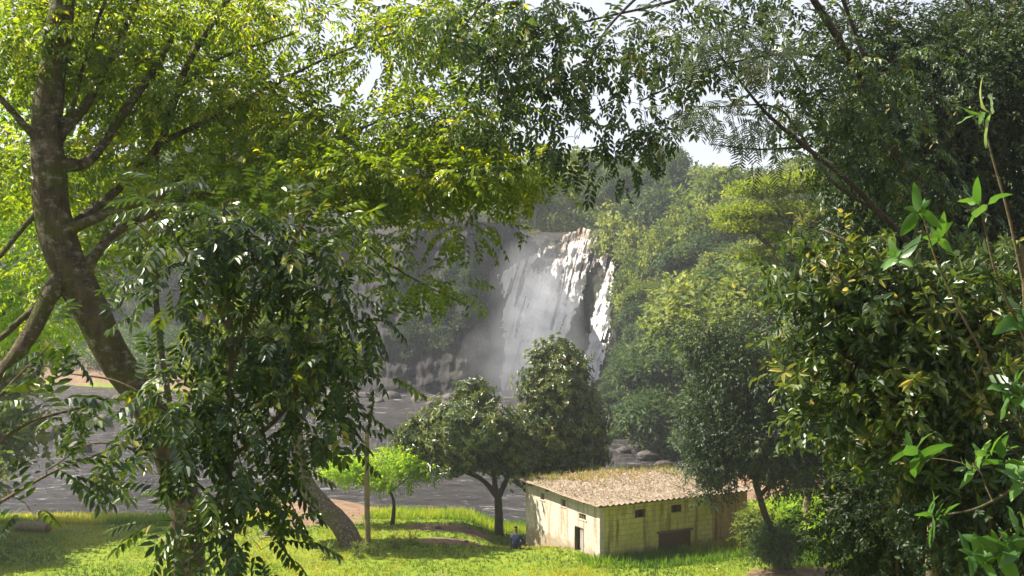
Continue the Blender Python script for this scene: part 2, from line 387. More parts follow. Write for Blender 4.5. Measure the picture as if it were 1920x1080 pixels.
# ------------------------------------------------------------------ leaves and wood
def norm(a): return a / (np.linalg.norm(a, axis=-1, keepdims=True) + 1e-9)
def leaves(p, d, n, L, W, fold=.18, droop=.22):
    """folded oval leaves: p base, d direction, n upper normal"""
    p = np.asarray(p, float); d = norm(np.asarray(d, float)); n = np.asarray(n, float)
    s = norm(np.cross(d, n)); n = norm(np.cross(s, d))
    L = np.broadcast_to(L, (len(p),))[:, None]; W = np.broadcast_to(W, (len(p),))[:, None]
    def at(t, w): return p + d * L * t + s * W * w + n * (abs(w) * fold * W * 2 - droop * L * t * t)
    V = np.stack([at(0, 0), at(.30, .44), at(.66, .40), at(1, 0), at(.66, -.40), at(.30, -.44)], 1)
    return V.reshape(-1, 3)
HI_T = np.array([0, .12, .3, .5, .7, .88, 1.0])
def leaves_hi(p, d, n, L, W, curl=.4, fold=.25, r=None):
    p = np.asarray(p, float); d = norm(np.asarray(d, float)); s = norm(np.cross(d, n)); n = norm(np.cross(s, d)); k = len(p)
    L = np.broadcast_to(L, (k,))[:, None]; W = np.broadcast_to(W, (k,))[:, None]; curl = r.normal(curl, .25, k)[:, None]; tw = r.normal(0, .25, k)[:, None]
    rows = []
    for t in HI_T:
        w_ = .5 * math.sin(math.pi * min(1, t ** .75)) ** .8 if 0 < t < 1 else .03 * (t == 0)
        c = p + d * L * (t - .12 * t * t * curl) - n * L * curl * t * t * .5
        sv = norm(s + n * tw * t)
        wav = r.normal(0, .06, (k, 2))[..., None] * W[:, None] * n[:, None, :]
        rows += [c + sv * W * w_ + n * fold * W * w_ + wav[:, 0], c, c - sv * W * w_ + n * fold * W * w_ + wav[:, 1]]
    return np.stack(rows, 1).reshape(-1, 3)
def hi_faces(n):
    b = (np.arange(n) * 21)[:, None]; q = []
    for i in range(6):
        a = i * 3; q += [b + np.array([[a, a + 3, a + 4, a + 1]]), b + np.array([[a + 1, a + 4, a + 5, a + 2]])]
    return np.concatenate(q, 1).reshape(-1, 4)
def leaf_faces(n):
    b = (np.arange(n) * 6)[:, None]
    return np.concatenate([b + np.array([[0, 1, 2, 3]]), b + np.array([[0, 3, 4, 5]])], 1).reshape(-1, 4)

def t_pinnate(r, pairs=6, length=.34, ll=.11, lw=.038, droop=.7):
    ts = np.repeat(np.linspace(.25, .95, pairs), 2)
    x = ts * length; z = -droop * length * ts ** 2 * .7
    side = np.tile([1, -1], pairs)
    p = np.stack([x, side * .004, z], 1)
    slope = -droop * 1.4 * ts
    d = np.stack([np.full_like(ts, .55), side * .8, slope * .45 - .25 + r.normal(0, .12, len(ts))], 1)
    p = np.vstack([p, [[length, 0, -droop * length * .7]]]); d = np.vstack([d, [[1, 0, -droop]]])
    n = np.tile([0, 0, 1.], (len(p), 1)) + r.normal(0, .18, (len(p), 3))
    return leaves(p, d, n, ll * r.uniform(.8, 1.1, len(p)), lw, .22, .25)
def t_whorl(r, k=7, ll=.14, lw=.05, up=.25):
    a = np.arange(k) * 2.4 + r.uniform(0, 6)
    el = up + r.normal(0, .25, k)
    d = np.stack([np.cos(a) * np.cos(el), np.sin(a) * np.cos(el), np.sin(el)], 1)
    # local axis: x is outward
    d = d[:, [2, 0, 1]] + np.array([.25, 0, 0]); p = d * .01
    n = np.tile([1., 0, .3], (k, 1))
    return leaves(p, d, n, ll * r.uniform(.65, 1.1, k), lw * r.uniform(.8, 1.1, k), .2, .3)
def t_twig(r, k=9, length=.3, ll=.09, lw=.04):
    ts = np.linspace(.1, 1, k)
    a = r.uniform(0, 6.28, k)
    p = np.stack([ts * length, 0 * ts, -.12 * length * ts ** 2], 1)
    d = np.stack([np.full(k, .6), np.cos(a) * .9, np.sin(a) * .5 - .15], 1)
    n = np.stack([r.normal(0, .3, k), r.normal(0, .3, k), np.ones(k)], 1)
    return leaves(p, d, n, ll * r.uniform(.7, 1.15, k), lw, .15, .25)
def t_feather(r, k=9, length=.34):
    out = []
    for t in np.linspace(.2, 1, k):
        for s in (1, -1):
            m_ = 6; u = np.linspace(.1, 1, m_); pl = .13 * (1.1 - abs(t - .5)) * r.uniform(.6, 1.15)
            p = np.stack([t * length + u * pl * .45, s * u * pl, -.25 * length * t * t - .1 * u * pl], 1)
            d = np.tile([1, s * .1, -.3], (m_, 1)) * np.where(np.arange(m_) % 2, 1, -1)[:, None] + [0, s * .5, 0]
            out.append(leaves(p[:1], np.array([[.5, s * 1.0, -.25]]), np.array([[0, 0, 1.]]), pl * 1.1, .022))
    return np.vstack(out)
def t_clump(r, k=8, rad=.35, ll=.3, lw=.2):
    d = norm(r.normal(0, 1, (k, 3)) + [.3, 0, .5]); p = r.normal(0, rad * .5, (k, 3))
    n = norm(r.normal(0, .6, (k, 3)) + [0, 0, 1.])
    return leaves(p, d, n, ll * r.uniform(.6, 1.2, k), lw, .1, .2)

def t_shoot(r, k=7, ll=.16, lw=.062, length=.07, sp=.75):
    """a leafy shoot tip: leaves spread round the end, the lower ones larger and hanging"""
    ts = np.linspace(0, 1, k); a = np.arange(k) * 2.4 + r.uniform(0, 6)
    el = np.interp(ts, [0, 1], [-.1, 1.0]) + r.normal(0, .2, k)
    d = np.stack([np.sin(el) + .15, np.cos(el) * np.cos(a), np.cos(el) * np.sin(a)], 1)
    p = np.stack([ts * length - length, 0 * ts, 0 * ts], 1)
    n = np.stack([np.ones(k), -np.cos(a) * .6, -np.sin(a) * .6], 1)
    L = ll * np.interp(ts, [0, 1], [1.1, .6]) * r.uniform(.7, 1.15, k)
    return leaves_hi(p, d, n, L, L / ll * lw * r.uniform(.8, 1.1, k), .5, .25, r)
def basis(dirs, r, roll=.35):
    """rotation with local x along dirs and local z as near up as it can be"""
    x = norm(dirs); up = np.tile([0, 0, 1.], (len(x), 1)) + r.normal(0, roll, (len(x), 3))
    y = norm(np.cross(up, x)); z = np.cross(x, y)
    return np.stack([x, y, z], -1)
def instance(templates, p, dirs, scale, r, roll=.35, var=None, hi=False):
    """many sprigs as one leaf mesh: vertices, faces, value per face"""
    Rm = basis(dirs, r, roll); k = r.integers(0, len(templates), len(p))
    Vs, vs = [], []
    for j, T_ in enumerate(templates):
        s = k == j
        if not s.any(): continue
        V = np.einsum('nij,vj->nvi', Rm[s], T_) * scale[s][:, None, None] + p[s][:, None, :]
        nl = len(T_) // (21 if hi else 6)
        Vs.append(V.reshape(-1, 3))
        base = var[s] if var is not None else r.random(s.sum())
        v = np.clip(base[:, None] * .6 + r.random((s.sum(), nl)) * .42, 0, 1)
        vs.append(v.ravel())
    V = np.vstack(Vs); v = np.concatenate(vs)
    return (V, hi_faces(len(v)), np.repeat(v, 12)) if hi else (V, leaf_faces(len(v)), np.repeat(v, 2))

def smooth_path(pts, n=5):
    pts = np.asarray(pts, float)
    if len(pts) < 3: 
        t = np.linspace(0, 1, n * 1 + 1)[:, None]; return pts[0] * (1 - t) + pts[-1] * t
    e = np.vstack([2 * pts[0] - pts[1], pts, 2 * pts[-1] - pts[-2]]); out = []
    for i in range(len(pts) - 1):
        a, b, c, d = e[i:i + 4]
        for t in np.linspace(0, 1, n, endpoint=False):
            out.append(.5 * ((2 * b) + (c - a) * t + (2 * a - 5 * b + 4 * c - d) * t * t + (-a + 3 * b - 3 * c + d) * t ** 3))
    out.append(pts[-1]); return np.array(out)
class Wood:
    def __init__(s): s.V = []; s.F = []; s.n = 0; s.nodes = []
    def tube(s, pts, rad, k=7, rough=0.0, r=rng, node=True, cap=True):
        """pts (n,3), rad (n,)"""
        pts = np.asarray(pts, float); rad = np.asarray(rad, float); n = len(pts)
        tan = norm(np.gradient(pts, axis=0))
        ref = np.array([0.31, .95, .1]); u = norm(np.cross(tan, ref)); v = np.cross(tan, u)
        a = np.linspace(0, 2 * np.pi, k, endpoint=False)
        ring = np.cos(a)[None, :, None] * u[:, None, :] + np.sin(a)[None, :, None] * v[:, None, :]
        rr = rad[:, None] * np.ones(k)[None]
        if rough: rr = rr * (1 + rough * (2 * fbm(np.cos(a)[None] * 2 + pts[:, :1] * 1.5, np.sin(a)[None] * 2 + 9, pts[:, 2:3] * 1.6, 3)))
        V = pts[:, None, :] + ring * rr[:, :, None]
        s.V.append(V.reshape(-1, 3))
        i = np.arange(n * k).reshape(n, k) + s.n; j = np.roll(i, -1, 1)
        s.F.append(np.stack([i[:-1], j[:-1], j[1:], i[1:]], -1).reshape(-1, 4))
        s.n += n * k
        if cap:
            s.V.append(pts[-1:] + tan[-1:] * rad[-1] * .6); t = i[-1]; tt = j[-1]
            s.F.append(np.stack([t, tt, np.full(k, s.n), np.full(k, s.n)], -1)); s.n += 1
        if node: s.nodes += [(p, r_) for p, r_ in zip(pts, rad)]
    def limb(s, ctrl, k=8, rough=.17, n=8):
        """ctrl rows: x y z radius"""
        c = smooth_path(ctrl, n); s.tube(c[:, :3], np.maximum(c[:, 3], .002), k, rough)
    def reach(s, targets, r, rmin=.004, seg=4, sag=.12, ratio=.6, maxr=.05):
        """grow a twig from the nearest wood to every target"""
        P0 = np.array([p for p, _ in s.nodes]); R0 = np.array([q for _, q in s.nodes])
        order = np.argsort([np.min(np.sum((P0 - t) ** 2, 1)) for t in targets])
        for i in order:
            t = targets[i]
            d = np.sum((P0 - t) ** 2, 1) * (1 + .8 * (P0[:, 2] > t[2] + .1)); j = np.argmin(d)
            a = P0[j]; L = math.sqrt(np.sum((t - a) ** 2)) + 1e-6
            r0 = min(R0[j] * ratio, maxr, max(rmin * 1.5, L * .022)); r1 = max(rmin, r0 * .4)
            u = np.linspace(0, 1, seg + 1)[:, None]
            b = r.normal(0, .08 * L, 3) + np.array([0, 0, sag * L])
            pts = a * (1 - u) + t * u + b * (4 * u * (1 - u)) + r.normal(0, .02 * L, (seg + 1, 3)) * (u > 0) * (u < 1)
            s.tube(pts, np.linspace(r0, r1, seg + 1), 5, 0, node=False)
            P0 = np.vstack([P0, pts[1:]]); R0 = np.concatenate([R0, np.linspace(r0, r1, seg + 1)[1:]])
    def build(s, name, mat, parent):
        F_ = np.vstack(s.F)
        quad = F_[F_[:, 2] != F_[:, 3]]; tri = F_[F_[:, 2] == F_[:, 3]][:, :3]
        return mesh_obj(name, np.vstack(s.V), [quad, tri], mat, parent, smooth=True)

def blob_points(c, rad, n, r, shell=.55):
    d = norm(r.normal(0, 1, (n, 3))); q = (shell + (1 - shell) * r.random(n)) * r.random(n) ** .12
    return np.asarray(c) + d * q[:, None] * np.asarray(rad), d

def make_tree(name, label, cat, base, trunk, limbs, blobs, leaf_t, leaf_mat, bark_mat, seed, group=None,
              sprigs=10, spread=.35, flat=.6, scale=(.8, 1.2), out_bias=.7, droop=.25, twig_r=.004, k=10, parts=True, roll=.35, maxr=.05, sag=.12, hi=False):
    """trunk: control rows x y z r.  blobs: (centre, radii, clumps)"""
    r = np.random.default_rng(seed)
    root = empty(name, base, label, cat, group); root['base'] = [float(v) for v in base]
    Wd = Wood(); Wd.limb(trunk, k)
    for l in limbs: Wd.limb(l, 7)
    cp, cd, cc = [], [], []
    for c, rad, n in blobs:
        a, d = blob_points(c, rad, n, r); cp.append(a); cd.append(d); 
    cp = np.vstack(cp); cd = np.vstack(cd)
    Wd.reach(cp, r, twig_r, maxr=maxr, sag=sag)
    Wd.build('trunk', bark_mat, root)
    n = len(cp); idx_ = np.repeat(np.arange(n), sprigs)
    off = r.normal(0, 1, (len(idx_), 3)) * spread * np.array([1, 1, flat])
    p = cp[idx_] + off
    dirs = norm(cd[idx_] * out_bias + norm(off) * .8 + r.normal(0, .35, (len(idx_), 3)) - np.array([0, 0, droop]))
    cvar = r.random(n)
    V, Fc, v = instance(leaf_t, p, dirs, r.uniform(*scale, len(idx_)), r, roll, np.clip(cvar[idx_] + r.normal(0, .15, len(idx_)), 0, 1), hi)
    mesh_obj('crown', V, Fc, leaf_mat, root, smooth=hi, attrs={'var': ('FACE', v)})
    del root['base']
    return root

def row(px, py, d, wpx, dz=0):   # a control row from picture place, distance and apparent width
    p = P(px, py, d); return [p[0], p[1], p[2] + dz, wpx / F * d / 2]
def foot(px, d, wpx):            # control row standing on the ground
    x = (px - 960) / F * d; return [x, d, float(gh(x, d)) - .15, wpx / F * d / 2]

r0 = np.random.default_rng(3)
PIN_S = [t_pinnate(r0, 4, .24, .085, .036, .35) for _ in range(5)]
PIN = [t_pinnate(r0, 4, .30, .13, .058, .5) for _ in range(5)]
PIN_BIG = [t_pinnate(r0, 5, .40, .135, .056, .35) for _ in range(5)]
TWIG = [t_twig(r0, 9, .3, .10, .045) for _ in range(4)]
TWIG_S = [t_twig(r0, 10, .22, .065, .03) for _ in range(4)]
WHORL = [t_whorl(r0, 7, .15, .05) for _ in range(4)]
WHORL_M = [t_whorl(r0, 8, .30, .14) for _ in range(4)]
FEATH = [t_feather(r0) for _ in range(2)]
CL = [t_clump(r0, 9, .45, .34, .2) for _ in range(5)]
CL_BIG = [t_clump(r0, 10, .8, .5, .32) for _ in range(5)]
def bl(px, py, d, rx, ry, rz, n): return (P(px, py, d), (rx, ry, rz), n)

# ================================================================== left side, near
D1 = 13.0
t_big = make_tree('tall_tree', 'thick lichen-grey trunk leaning down the left side under a wide sunlit canopy', 'tree',
    foot(356, D1, 100)[:3],
    [foot(360, D1, 125), row(356, 1180, D1, 70.4), row(354, 1060, D1, 61.2), row(346, 950, D1, 58.1), row(318, 850, D1, 59.7), row(272, 755, D1, 61.2), row(214, 670, D1, 62.7), row(166, 570, D1, 65.8),
     row(124, 490, D1, 67.3), row(100, 415, D1, 65.8), row(92, 330, D1, 64.3), row(88, 250, D1, 58.1), row(94, 160, D1, 52.0), row(108, 70, D1, 47.4), row(122, -30, D1, 37.1), row(130, -160, D1, 30.5), row(150, -330, D1 + .5, 17.3)],
    [[row(110, 310, D1, 33.1), row(168, 300, D1 + .2, 19.9), row(236, 205, D1 + .5, 17.3), row(296, 120, D1 + .8, 13.3), row(322, 74, D1 + 1, 8.0)],
     [row(110, 450, D1, 34.5), row(160, 405, D1 + .2, 19.9), row(232, 345, D1 + .6, 15.9), row(300, 268, D1 + .9, 14.6), row(330, 180, D1 + 1, 13.3), row(362, 100, D1 + 1.3, 13.3), row(440, -20, D1 + 1.6, 10.6)],
     [row(100, 440, D1, 33.1), row(150, 422, D1 - .1, 19.9), row(215, 395, D1, 17.3), row(290, 372, D1, 11.9), row(370, 335, D1, 8.0)],
     [row(150, 520, D1, 33.1), row(190, 462, D1, 17.3), row(236, 425, D1 + .2, 14.6), row(350, 375, D1 + .4, 11.3), row(480, 350, D1 + .6, 9.3), row(600, 358, D1 + .4, 8.0), row(720, 338, D1 + .2, 6.0), row(830, 330, D1, 3.3)],
     [row(600, 358, D1 + .4, 6.0), row(640, 400, D1 + .2, 5.3), row(700, 470, D1, 4.3), row(770, 520, D1, 3.3), row(880, 575, D1, 2.0)],
     [row(110, 250, D1, 30.5), row(160, 200, D1 + .3, 17.3), row(185, 150, D1 + .5, 15.9), row(225, 70, D1 + .8, 14.6), row(272, -30, D1 + 1.1, 13.3)],
     [row(110, 260, D1, 26.5), row(140, 190, D1 + .2, 8.6), row(160, 110, D1 + .3, 7.3), row(204, -20, D1 + .5, 6.0)],
     [row(90, 280, D1, 26.5), row(50, 240, D1 - .2, 14.6), row(-10, 175, D1 - .4, 11.3), row(-90, 120, D1 - .5, 8.0)],
     [row(90, 380, D1, 26.5), row(50, 420, D1 - .1, 10.6), row(-10, 490, D1 - .2, 9.3), row(-80, 540, D1 - .2, 6.0)],
     [row(130, 510, D1, 50.5), row(95, 550, D1 - .2, 37.1), row(55, 630, D1 - .4, 33.1), row(5, 700, D1 - .6, 29.2), row(-80, 790, D1 - 1, 23.9), row(-170, 820, D1 - 1.4, 15.9)],
     [row(80, 570, D1 - .2, 26.5), row(45, 595, D1 - .2, 13.3), row(-10, 640, D1 - .4, 11.3), row(-70, 640, D1 - .4, 6.0)],
     [row(300, 268, D1 + .9, 11.9), row(400, 220, D1 + 1, 9.3), row(500, 165, D1 + 1, 8.0), row(610, 110, D1 + 1, 5.3), row(740, 60, D1 + 1, 2.6)],
     [row(330, 180, D1 + 1, 9.3), row(300, 330, D1 + .9, 6.6), row(345, 160, D1 + 1.3, 9.3), row(410, 110, D1 + 1.5, 6.6), row(560, 60, D1 + 1.6, 3.3)][2:],
     [row(480, 350, D1 + .6, 7.3), row(580, 290, D1 + .9, 6.0), row(680, 240, D1 + 1, 4.7), row(790, 200, D1 + 1, 2.6)]],
    [bl(300, 10, 14.6, 1.9, 1.6, .55, 50), bl(560, 50, 14.6, 1.7, 1.6, .7, 36), bl(760, 100, 14.3, 1.1, 1.3, .65, 21), bl(690, 240, 14, 1.5, 1.2, .45, 42),
     bl(880, 240, 13.4, .8, 1.0, .42, 30), bl(930, 330, 13, .75, .7, .22, 26), bl(760, 335, 13.2, 1.2, .8, .3, 45), bl(470, 200, 14.6, 1.2, 1.3, .5, 50), bl(40, 90, 13.5, .9, 1.4, .6, 40), bl(180, 60, 13.6, .8, 1.2, .5, 30), bl(300, 180, 14.2, 1.0, 1.2, .5, 34), bl(30, 330, 13.8, .6, .8, .5, 18), bl(420, 330, 13.8, .9, .8, .3, 20),
     bl(560, 330, 13.6, .9, .8, .35, 24), bl(850, 40, 14, .8, 1.0, .4, 24), bl(790, 530, 13, .55, .3, .13, 6), bl(680, 440, 13, .35, .3, .2, 8), bl(870, 430, 13, .3, .3, .12, 5), bl(260, 320, 14.2, .8, .7, .4, 16)],
    PIN_S, M['canopy_leaf'], M['bark'], 21, sprigs=12, spread=.26, flat=.28, scale=(.7, 1.3), droop=.12, twig_r=.004)

make_tree('tree', 'bright yellow-green tree filling the gaps behind the thick leaning trunk', 'tree', foot(250, 25, 60)[:3],
    [foot(352, 25, 14), row(345, 950, 25, 12), row(300, 640, 25, 11), row(292, 500, 25, 10), row(296, 250, 25, 9), row(310, 0, 25, 8)],
    [[row(280, 520, 25, 14), row(180, 380, 25, 10), row(90, 250, 25, 6)], [row(285, 480, 25, 12), row(400, 330, 25, 9), row(560, 210, 25, 5)]],
    [bl(110, 250, 24, 2.2, 1.8, 1.3, 90), bl(330, 180, 25, 2.4, 1.8, 1.4, 74), bl(520, 300, 25, 2.1, 1.8, 1.0, 54), bl(200, 30, 24, 2.4, 1.8, 1.2, 46), bl(400, 40, 26, 1.6, 1.6, .8, 30), bl(60, 90, 24, 1.6, 1.4, 1.2, 40), bl(120, 480, 24, 1.3, 1.3, 1.2, 40), bl(260, 400, 25, 1.8, 1.3, .9, 60)],
    TWIG, M['canopy_leaf'], M['bark_dark'], 22, sprigs=9, spread=.42, scale=(1.0, 1.6), droop=.2)
make_tree('tree', 'leafy yellow-green tree at the left edge behind the forked bough', 'tree', foot(-60, 30, 60)[:3],
    [foot(-60, 30, 30), row(-50, 800, 30, 24), row(-30, 560, 30, 18), row(-20, 350, 30, 10)],
    [[row(-40, 640, 30, 14), row(60, 520, 30, 8)]],
    [bl(30, 480, 30, 2.2, 2, 1.9, 110), bl(-60, 300, 30, 2.6, 2, 2.2, 100), bl(60, 590, 29.5, 1.3, 1, .8, 35)],
    TWIG, M['lime_leaf'], M['bark_dark'], 23, sprigs=9, spread=.45, scale=(1.1, 1.7), droop=.2)

D2 = 8.2
make_tree('young_tree', 'young tree with glossy dark drooping compound leaves in front of the thick trunk', 'tree', foot(432, D2, 20)[:3],
    [foot(440, D2, 22), row(432, 1100, D2, 18), row(428, 900, D2, 15), row(432, 740, D2, 14), row(430, 600, D2, 12), row(418, 480, D2, 9), row(420, 380, D2, 5)],
    [[row(430, 700, D2, 9), row(480, 560, D2, 8), row(540, 470, D2, 6), row(580, 400, D2, 4)],
     [row(432, 860, D2, 9), row(540, 760, D2 + .1, 8), row(575, 640, D2 + .2, 7), row(590, 540, D2 + .2, 4)],
     [row(428, 900, D2, 8), row(350, 800, D2 - .1, 7), row(230, 720, D2 - .2, 5), row(130, 700, D2 - .2, 3)],
     [row(428, 960, D2, 7), row(330, 880, D2 - .2, 6), row(190, 830, D2 - .3, 4), row(90, 880, D2 - .4, 3)],
     [row(430, 620, D2, 7), row(350, 480, D2, 5), row(290, 390, D2, 3)]],
    [bl(430, 420, 8.3, .45, .4, .28, 34), bl(560, 470, 8.3, .38, .35, .32, 28), bl(620, 560, 8.3, .25, .3, .25, 16), bl(480, 620, 8.2, .42, .4, .35, 24), bl(640, 680, 8.2, .25, .25, .25, 14),
     bl(310, 560, 8.2, .35, .3, .28, 12), bl(370, 740, 8.1, .5, .4, .35, 34), bl(560, 790, 8.3, .32, .3, .33, 22), bl(300, 830, 8.0, .34, .3, .2, 12), bl(460, 880, 8.2, .35, .3, .3, 22),
     bl(330, 450, 8.2, .3, .3, .12, 8), bl(470, 1010, 8.1, .3, .3, .22, 14), bl(370, 960, 8.0, .3, .3, .2, 10)],
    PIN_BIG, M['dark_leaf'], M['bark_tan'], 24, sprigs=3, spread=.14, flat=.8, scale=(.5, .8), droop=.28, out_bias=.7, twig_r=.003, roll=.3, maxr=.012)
D3 = 6.4
make_tree('sapling', 'low sapling at the left edge holding out pale glinting sprays over the river view', 'tree', foot(-60, D3, 20)[:3],
    [foot(-60, D3, 18), row(-70, 1100, D3, 16), row(-60, 900, D3, 14), row(-40, 760, D3, 9), row(-40, 640, D3, 5)],
    [[row(-60, 880, D3, 9), row(40, 800, D3, 7), row(130, 770, D3 + .2, 5), row(230, 745, D3 + .3, 3)],
     [row(-60, 980, D3, 9), row(20, 930, D3, 7), row(110, 880, D3 + .2, 5), row(190, 850, D3 + .3, 3)],
     [row(-50, 800, D3, 7), row(20, 720, D3, 5), row(90, 650, D3, 3)]],
    [bl(60, 760, D3, .2, .2, .05, 5), bl(140, 780, D3 + .1, .14, .2, .03, 3), bl(100, 885, D3 + .1, .2, .15, .03, 5), bl(90, 640, D3, .14, .15, .03, 3), bl(10, 745, D3, .1, .2, .06, 2), bl(60, 955, D3 + .1, .08, .1, .03, 2)],
    PIN_BIG, M['dark_leaf'], M['bark_tan'], 25, sprigs=2, spread=.05, flat=.4, scale=(.4, .75), droop=.1, out_bias=.5, twig_r=.0025, roll=.25, maxr=.008)

# ================================================================== right side, near
make_tree('overhanging_tree', 'tall right-hand tree whose dark boughs hang across the top of the view', 'tree', foot(1860, 15, 60)[:3],
    [foot(1860, 15, 50), row(1850, 1000, 15, 36), row(1830, 700, 15, 28), row(1760, 430, 14.6, 20), row(1665, 260, 13.6, 15), row(1600, 120, 13.3, 14), row(1520, -10, 13, 13), row(1440, -150, 12.8, 11)],
    [[row(1665, 260, 13.6, 12), row(1620, 110, 13.4, 9), row(1575, -20, 13.2, 8), row(1540, -160, 13, 6)],
     [row(1520, -10, 13, 10), row(1400, -40, 12.6, 8), row(1250, 5, 12.2, 6), row(1100, 40, 11.8, 4), row(980, 80, 11.5, 2.5)],
     [row(1440, -150, 12.8, 10), row(1300, -90, 12.4, 8), row(1150, 40, 11.8, 5), row(1090, 150, 11.6, 3)],
     [row(1440, -150, 12.8, 9), row(1150, -120, 12, 7), row(950, -30, 11.6, 4), row(860, 60, 11.4, 2.5)],
     [row(1600, 120, 13.3, 8), row(1480, 100, 12.8, 6), row(1330, 130, 12.2, 4), row(1200, 190, 11.8, 3)]],
    [bl(1090, 120, 11.8, .75, .7, .5, 46), bl(1240, 90, 12.2, .7, .7, .42, 36), bl(1180, 240, 11.7, .38, .45, .32, 20), bl(1000, 30, 11.8, .6, .6, .25, 26), bl(1350, 130, 12.3, .5, .6, .28, 11), bl(880, 60, 11.5, .5, .5, .3, 22), bl(940, 200, 11.6, .35, .4, .3, 12),
     bl(1060, 260, 11.6, .3, .35, .25, 11), bl(960, 150, 11.7, .4, .5, .3, 14), bl(1500, 80, 12.8, .6, .6, .6, 30), bl(1560, 190, 13, .55, .5, .5, 34), bl(1470, 215, 12.6, .3, .4, .2, 5), bl(1170, 310, 11.6, .25, .2, .08, 4), bl(1400, 0, 12.5, .6, .6, .2, 16), bl(1580, 290, 13, .35, .35, .25, 14),
     bl(1690, 330, 12.6, .5, .4, .5, 34), bl(1760, 440, 13, .5, .4, .45, 26), bl(1700, 150, 13, .6, .4, .6, 24)],
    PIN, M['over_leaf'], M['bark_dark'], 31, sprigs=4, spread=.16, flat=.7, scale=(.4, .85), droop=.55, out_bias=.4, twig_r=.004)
make_tree('feathery_tree', 'slim dark-stemmed tree with fine feathery leaves crossing the patch of open sky', 'tree', foot(1830, 11, 30)[:3],
    [foot(1830, 11, 34), row(1820, 1000, 11, 26), row(1790, 640, 11, 20), row(1720, 480, 11, 13), row(1650, 400, 11, 11), row(1580, 330, 11, 10), row(1510, 275, 11, 9), row(1440, 215, 11, 7), row(1385, 150, 11, 4)],
    [[row(1650, 400, 11, 8), row(1560, 340, 11.2, 6), row(1500, 250, 11.3, 5), row(1450, 200, 11.3, 4), row(1340, 200, 11.3, 2)],
     [row(1510, 275, 11, 6), row(1420, 280, 10.9, 3), row(1330, 270, 10.8, 2)],
     [row(1385, 150, 11, 3.5), row(1340, 90, 11, 3), row(1290, 20, 11, 2), row(1260, -60, 11, 2)]],
    [bl(1370, 225, 11, .42, .3, .14, 10), bl(1320, 60, 11, .5, .4, .25, 13), bl(1430, 110, 11, .4, .3, .22, 14), bl(1440, 290, 11, .3, .25, .05, 4), bl(1290, 200, 11, .3, .3, .16, 6)],
    FEATH, M['feather_leaf'], M['bark_dark'], 32, sprigs=5, spread=.14, flat=.5, scale=(.5, .85), droop=.4, twig_r=.0028, maxr=.008)
make_tree('dense_tree', 'large dark densely leaved tree filling the upper right corner', 'tree', foot(1830, 22, 80)[:3],
    [foot(1830, 22, 60), row(1820, 900, 22, 46), row(1800, 500, 22, 38), row(1810, 200, 22, 24), row(1820, -60, 22, 10)],
    [[row(1800, 560, 22, 24), row(1700, 380, 21.6, 14), row(1610, 250, 21.4, 8)], [row(1810, 300, 22, 20), row(1900, 160, 22, 12)], [row(1808, 620, 22, 20), row(1700, 540, 21.5, 12), row(1600, 500, 21.4, 6)]],
    [bl(1800, 170, 21, 2.4, 1.8, 1.6, 230), bl(1900, 60, 22, 2.0, 1.5, 1.2, 90), bl(1720, 340, 21, 1.8, 1.4, 1.3, 150), bl(1620, 250, 21, 1.0, 1, 1.1, 60), bl(1880, 480, 21, 1.7, 1.4, 1.6, 120), bl(1620, 90, 21.5, .9, 1, .8, 36), bl(1740, 620, 21, 1.9, 1.4, 1.5, 130), bl(1930, 300, 21, 1.5, 1.2, 1.5, 90),
     bl(1640, 480, 21, 1.2, 1.1, 1.0, 60)],
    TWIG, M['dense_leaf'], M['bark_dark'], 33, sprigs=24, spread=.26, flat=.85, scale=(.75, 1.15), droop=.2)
make_tree('olive_tree', 'bushy tree with mottled olive and yellow leaves and bare twigs right of centre', 'tree', foot(1740, 10, 40)[:3],
    [foot(1740, 10.4, 34), row(1750, 1000, 10.2, 22), row(1790, 780, 10, 16), row(1850, 660, 10, 14), row(1900, 570, 10, 12)],
    [[row(1900, 580, 10, 14), row(1800, 545, 9.8, 12), row(1740, 520, 9.6, 9), row(1650, 480, 9.4, 7), row(1540, 430, 9.4, 4)],
     [row(1800, 740, 10, 9), row(1720, 640, 9.8, 8), row(1640, 560, 9.6, 6), row(1530, 600, 9.6, 3)],
     [row(1790, 800, 10, 9), row(1700, 740, 9.8, 7), row(1620, 700, 9.6, 5), row(1540, 690, 9.6, 3)],
     [row(1850, 660, 10, 8), row(1760, 620, 9.7, 6), row(1660, 640, 9.4, 5), row(1600, 680, 9.4, 3)]],
    [bl(1590, 505, 9.5, .34, .35, .2, 18), bl(1640, 560, 9.5, .5, .4, .3, 34), bl(1760, 600, 9.5, .5, .4, .35, 38), bl(1700, 720, 9.4, .55, .45, .35, 44), bl(1830, 700, 9.4, .5, .4, .4, 34), bl(1560, 610, 9.6, .35, .3, .25, 18), bl(1620, 800, 9.5, .35, .3, .3, 20), bl(1500, 540, 9.6, .18, .2, .12, 6), bl(1800, 860, 9.4, .5, .4, .35, 28), bl(1560, 720, 9.6, .35, .3, .25, 14), bl(1880, 520, 9.6, .35, .3, .3, 16)],
    WHORL + TWIG, M['olive_leaf'], M['bark_pale'], 34, sprigs=8, spread=.14, flat=.8, scale=(.6, 1.05), droop=.45, out_bias=.5, twig_r=.006, maxr=.014)
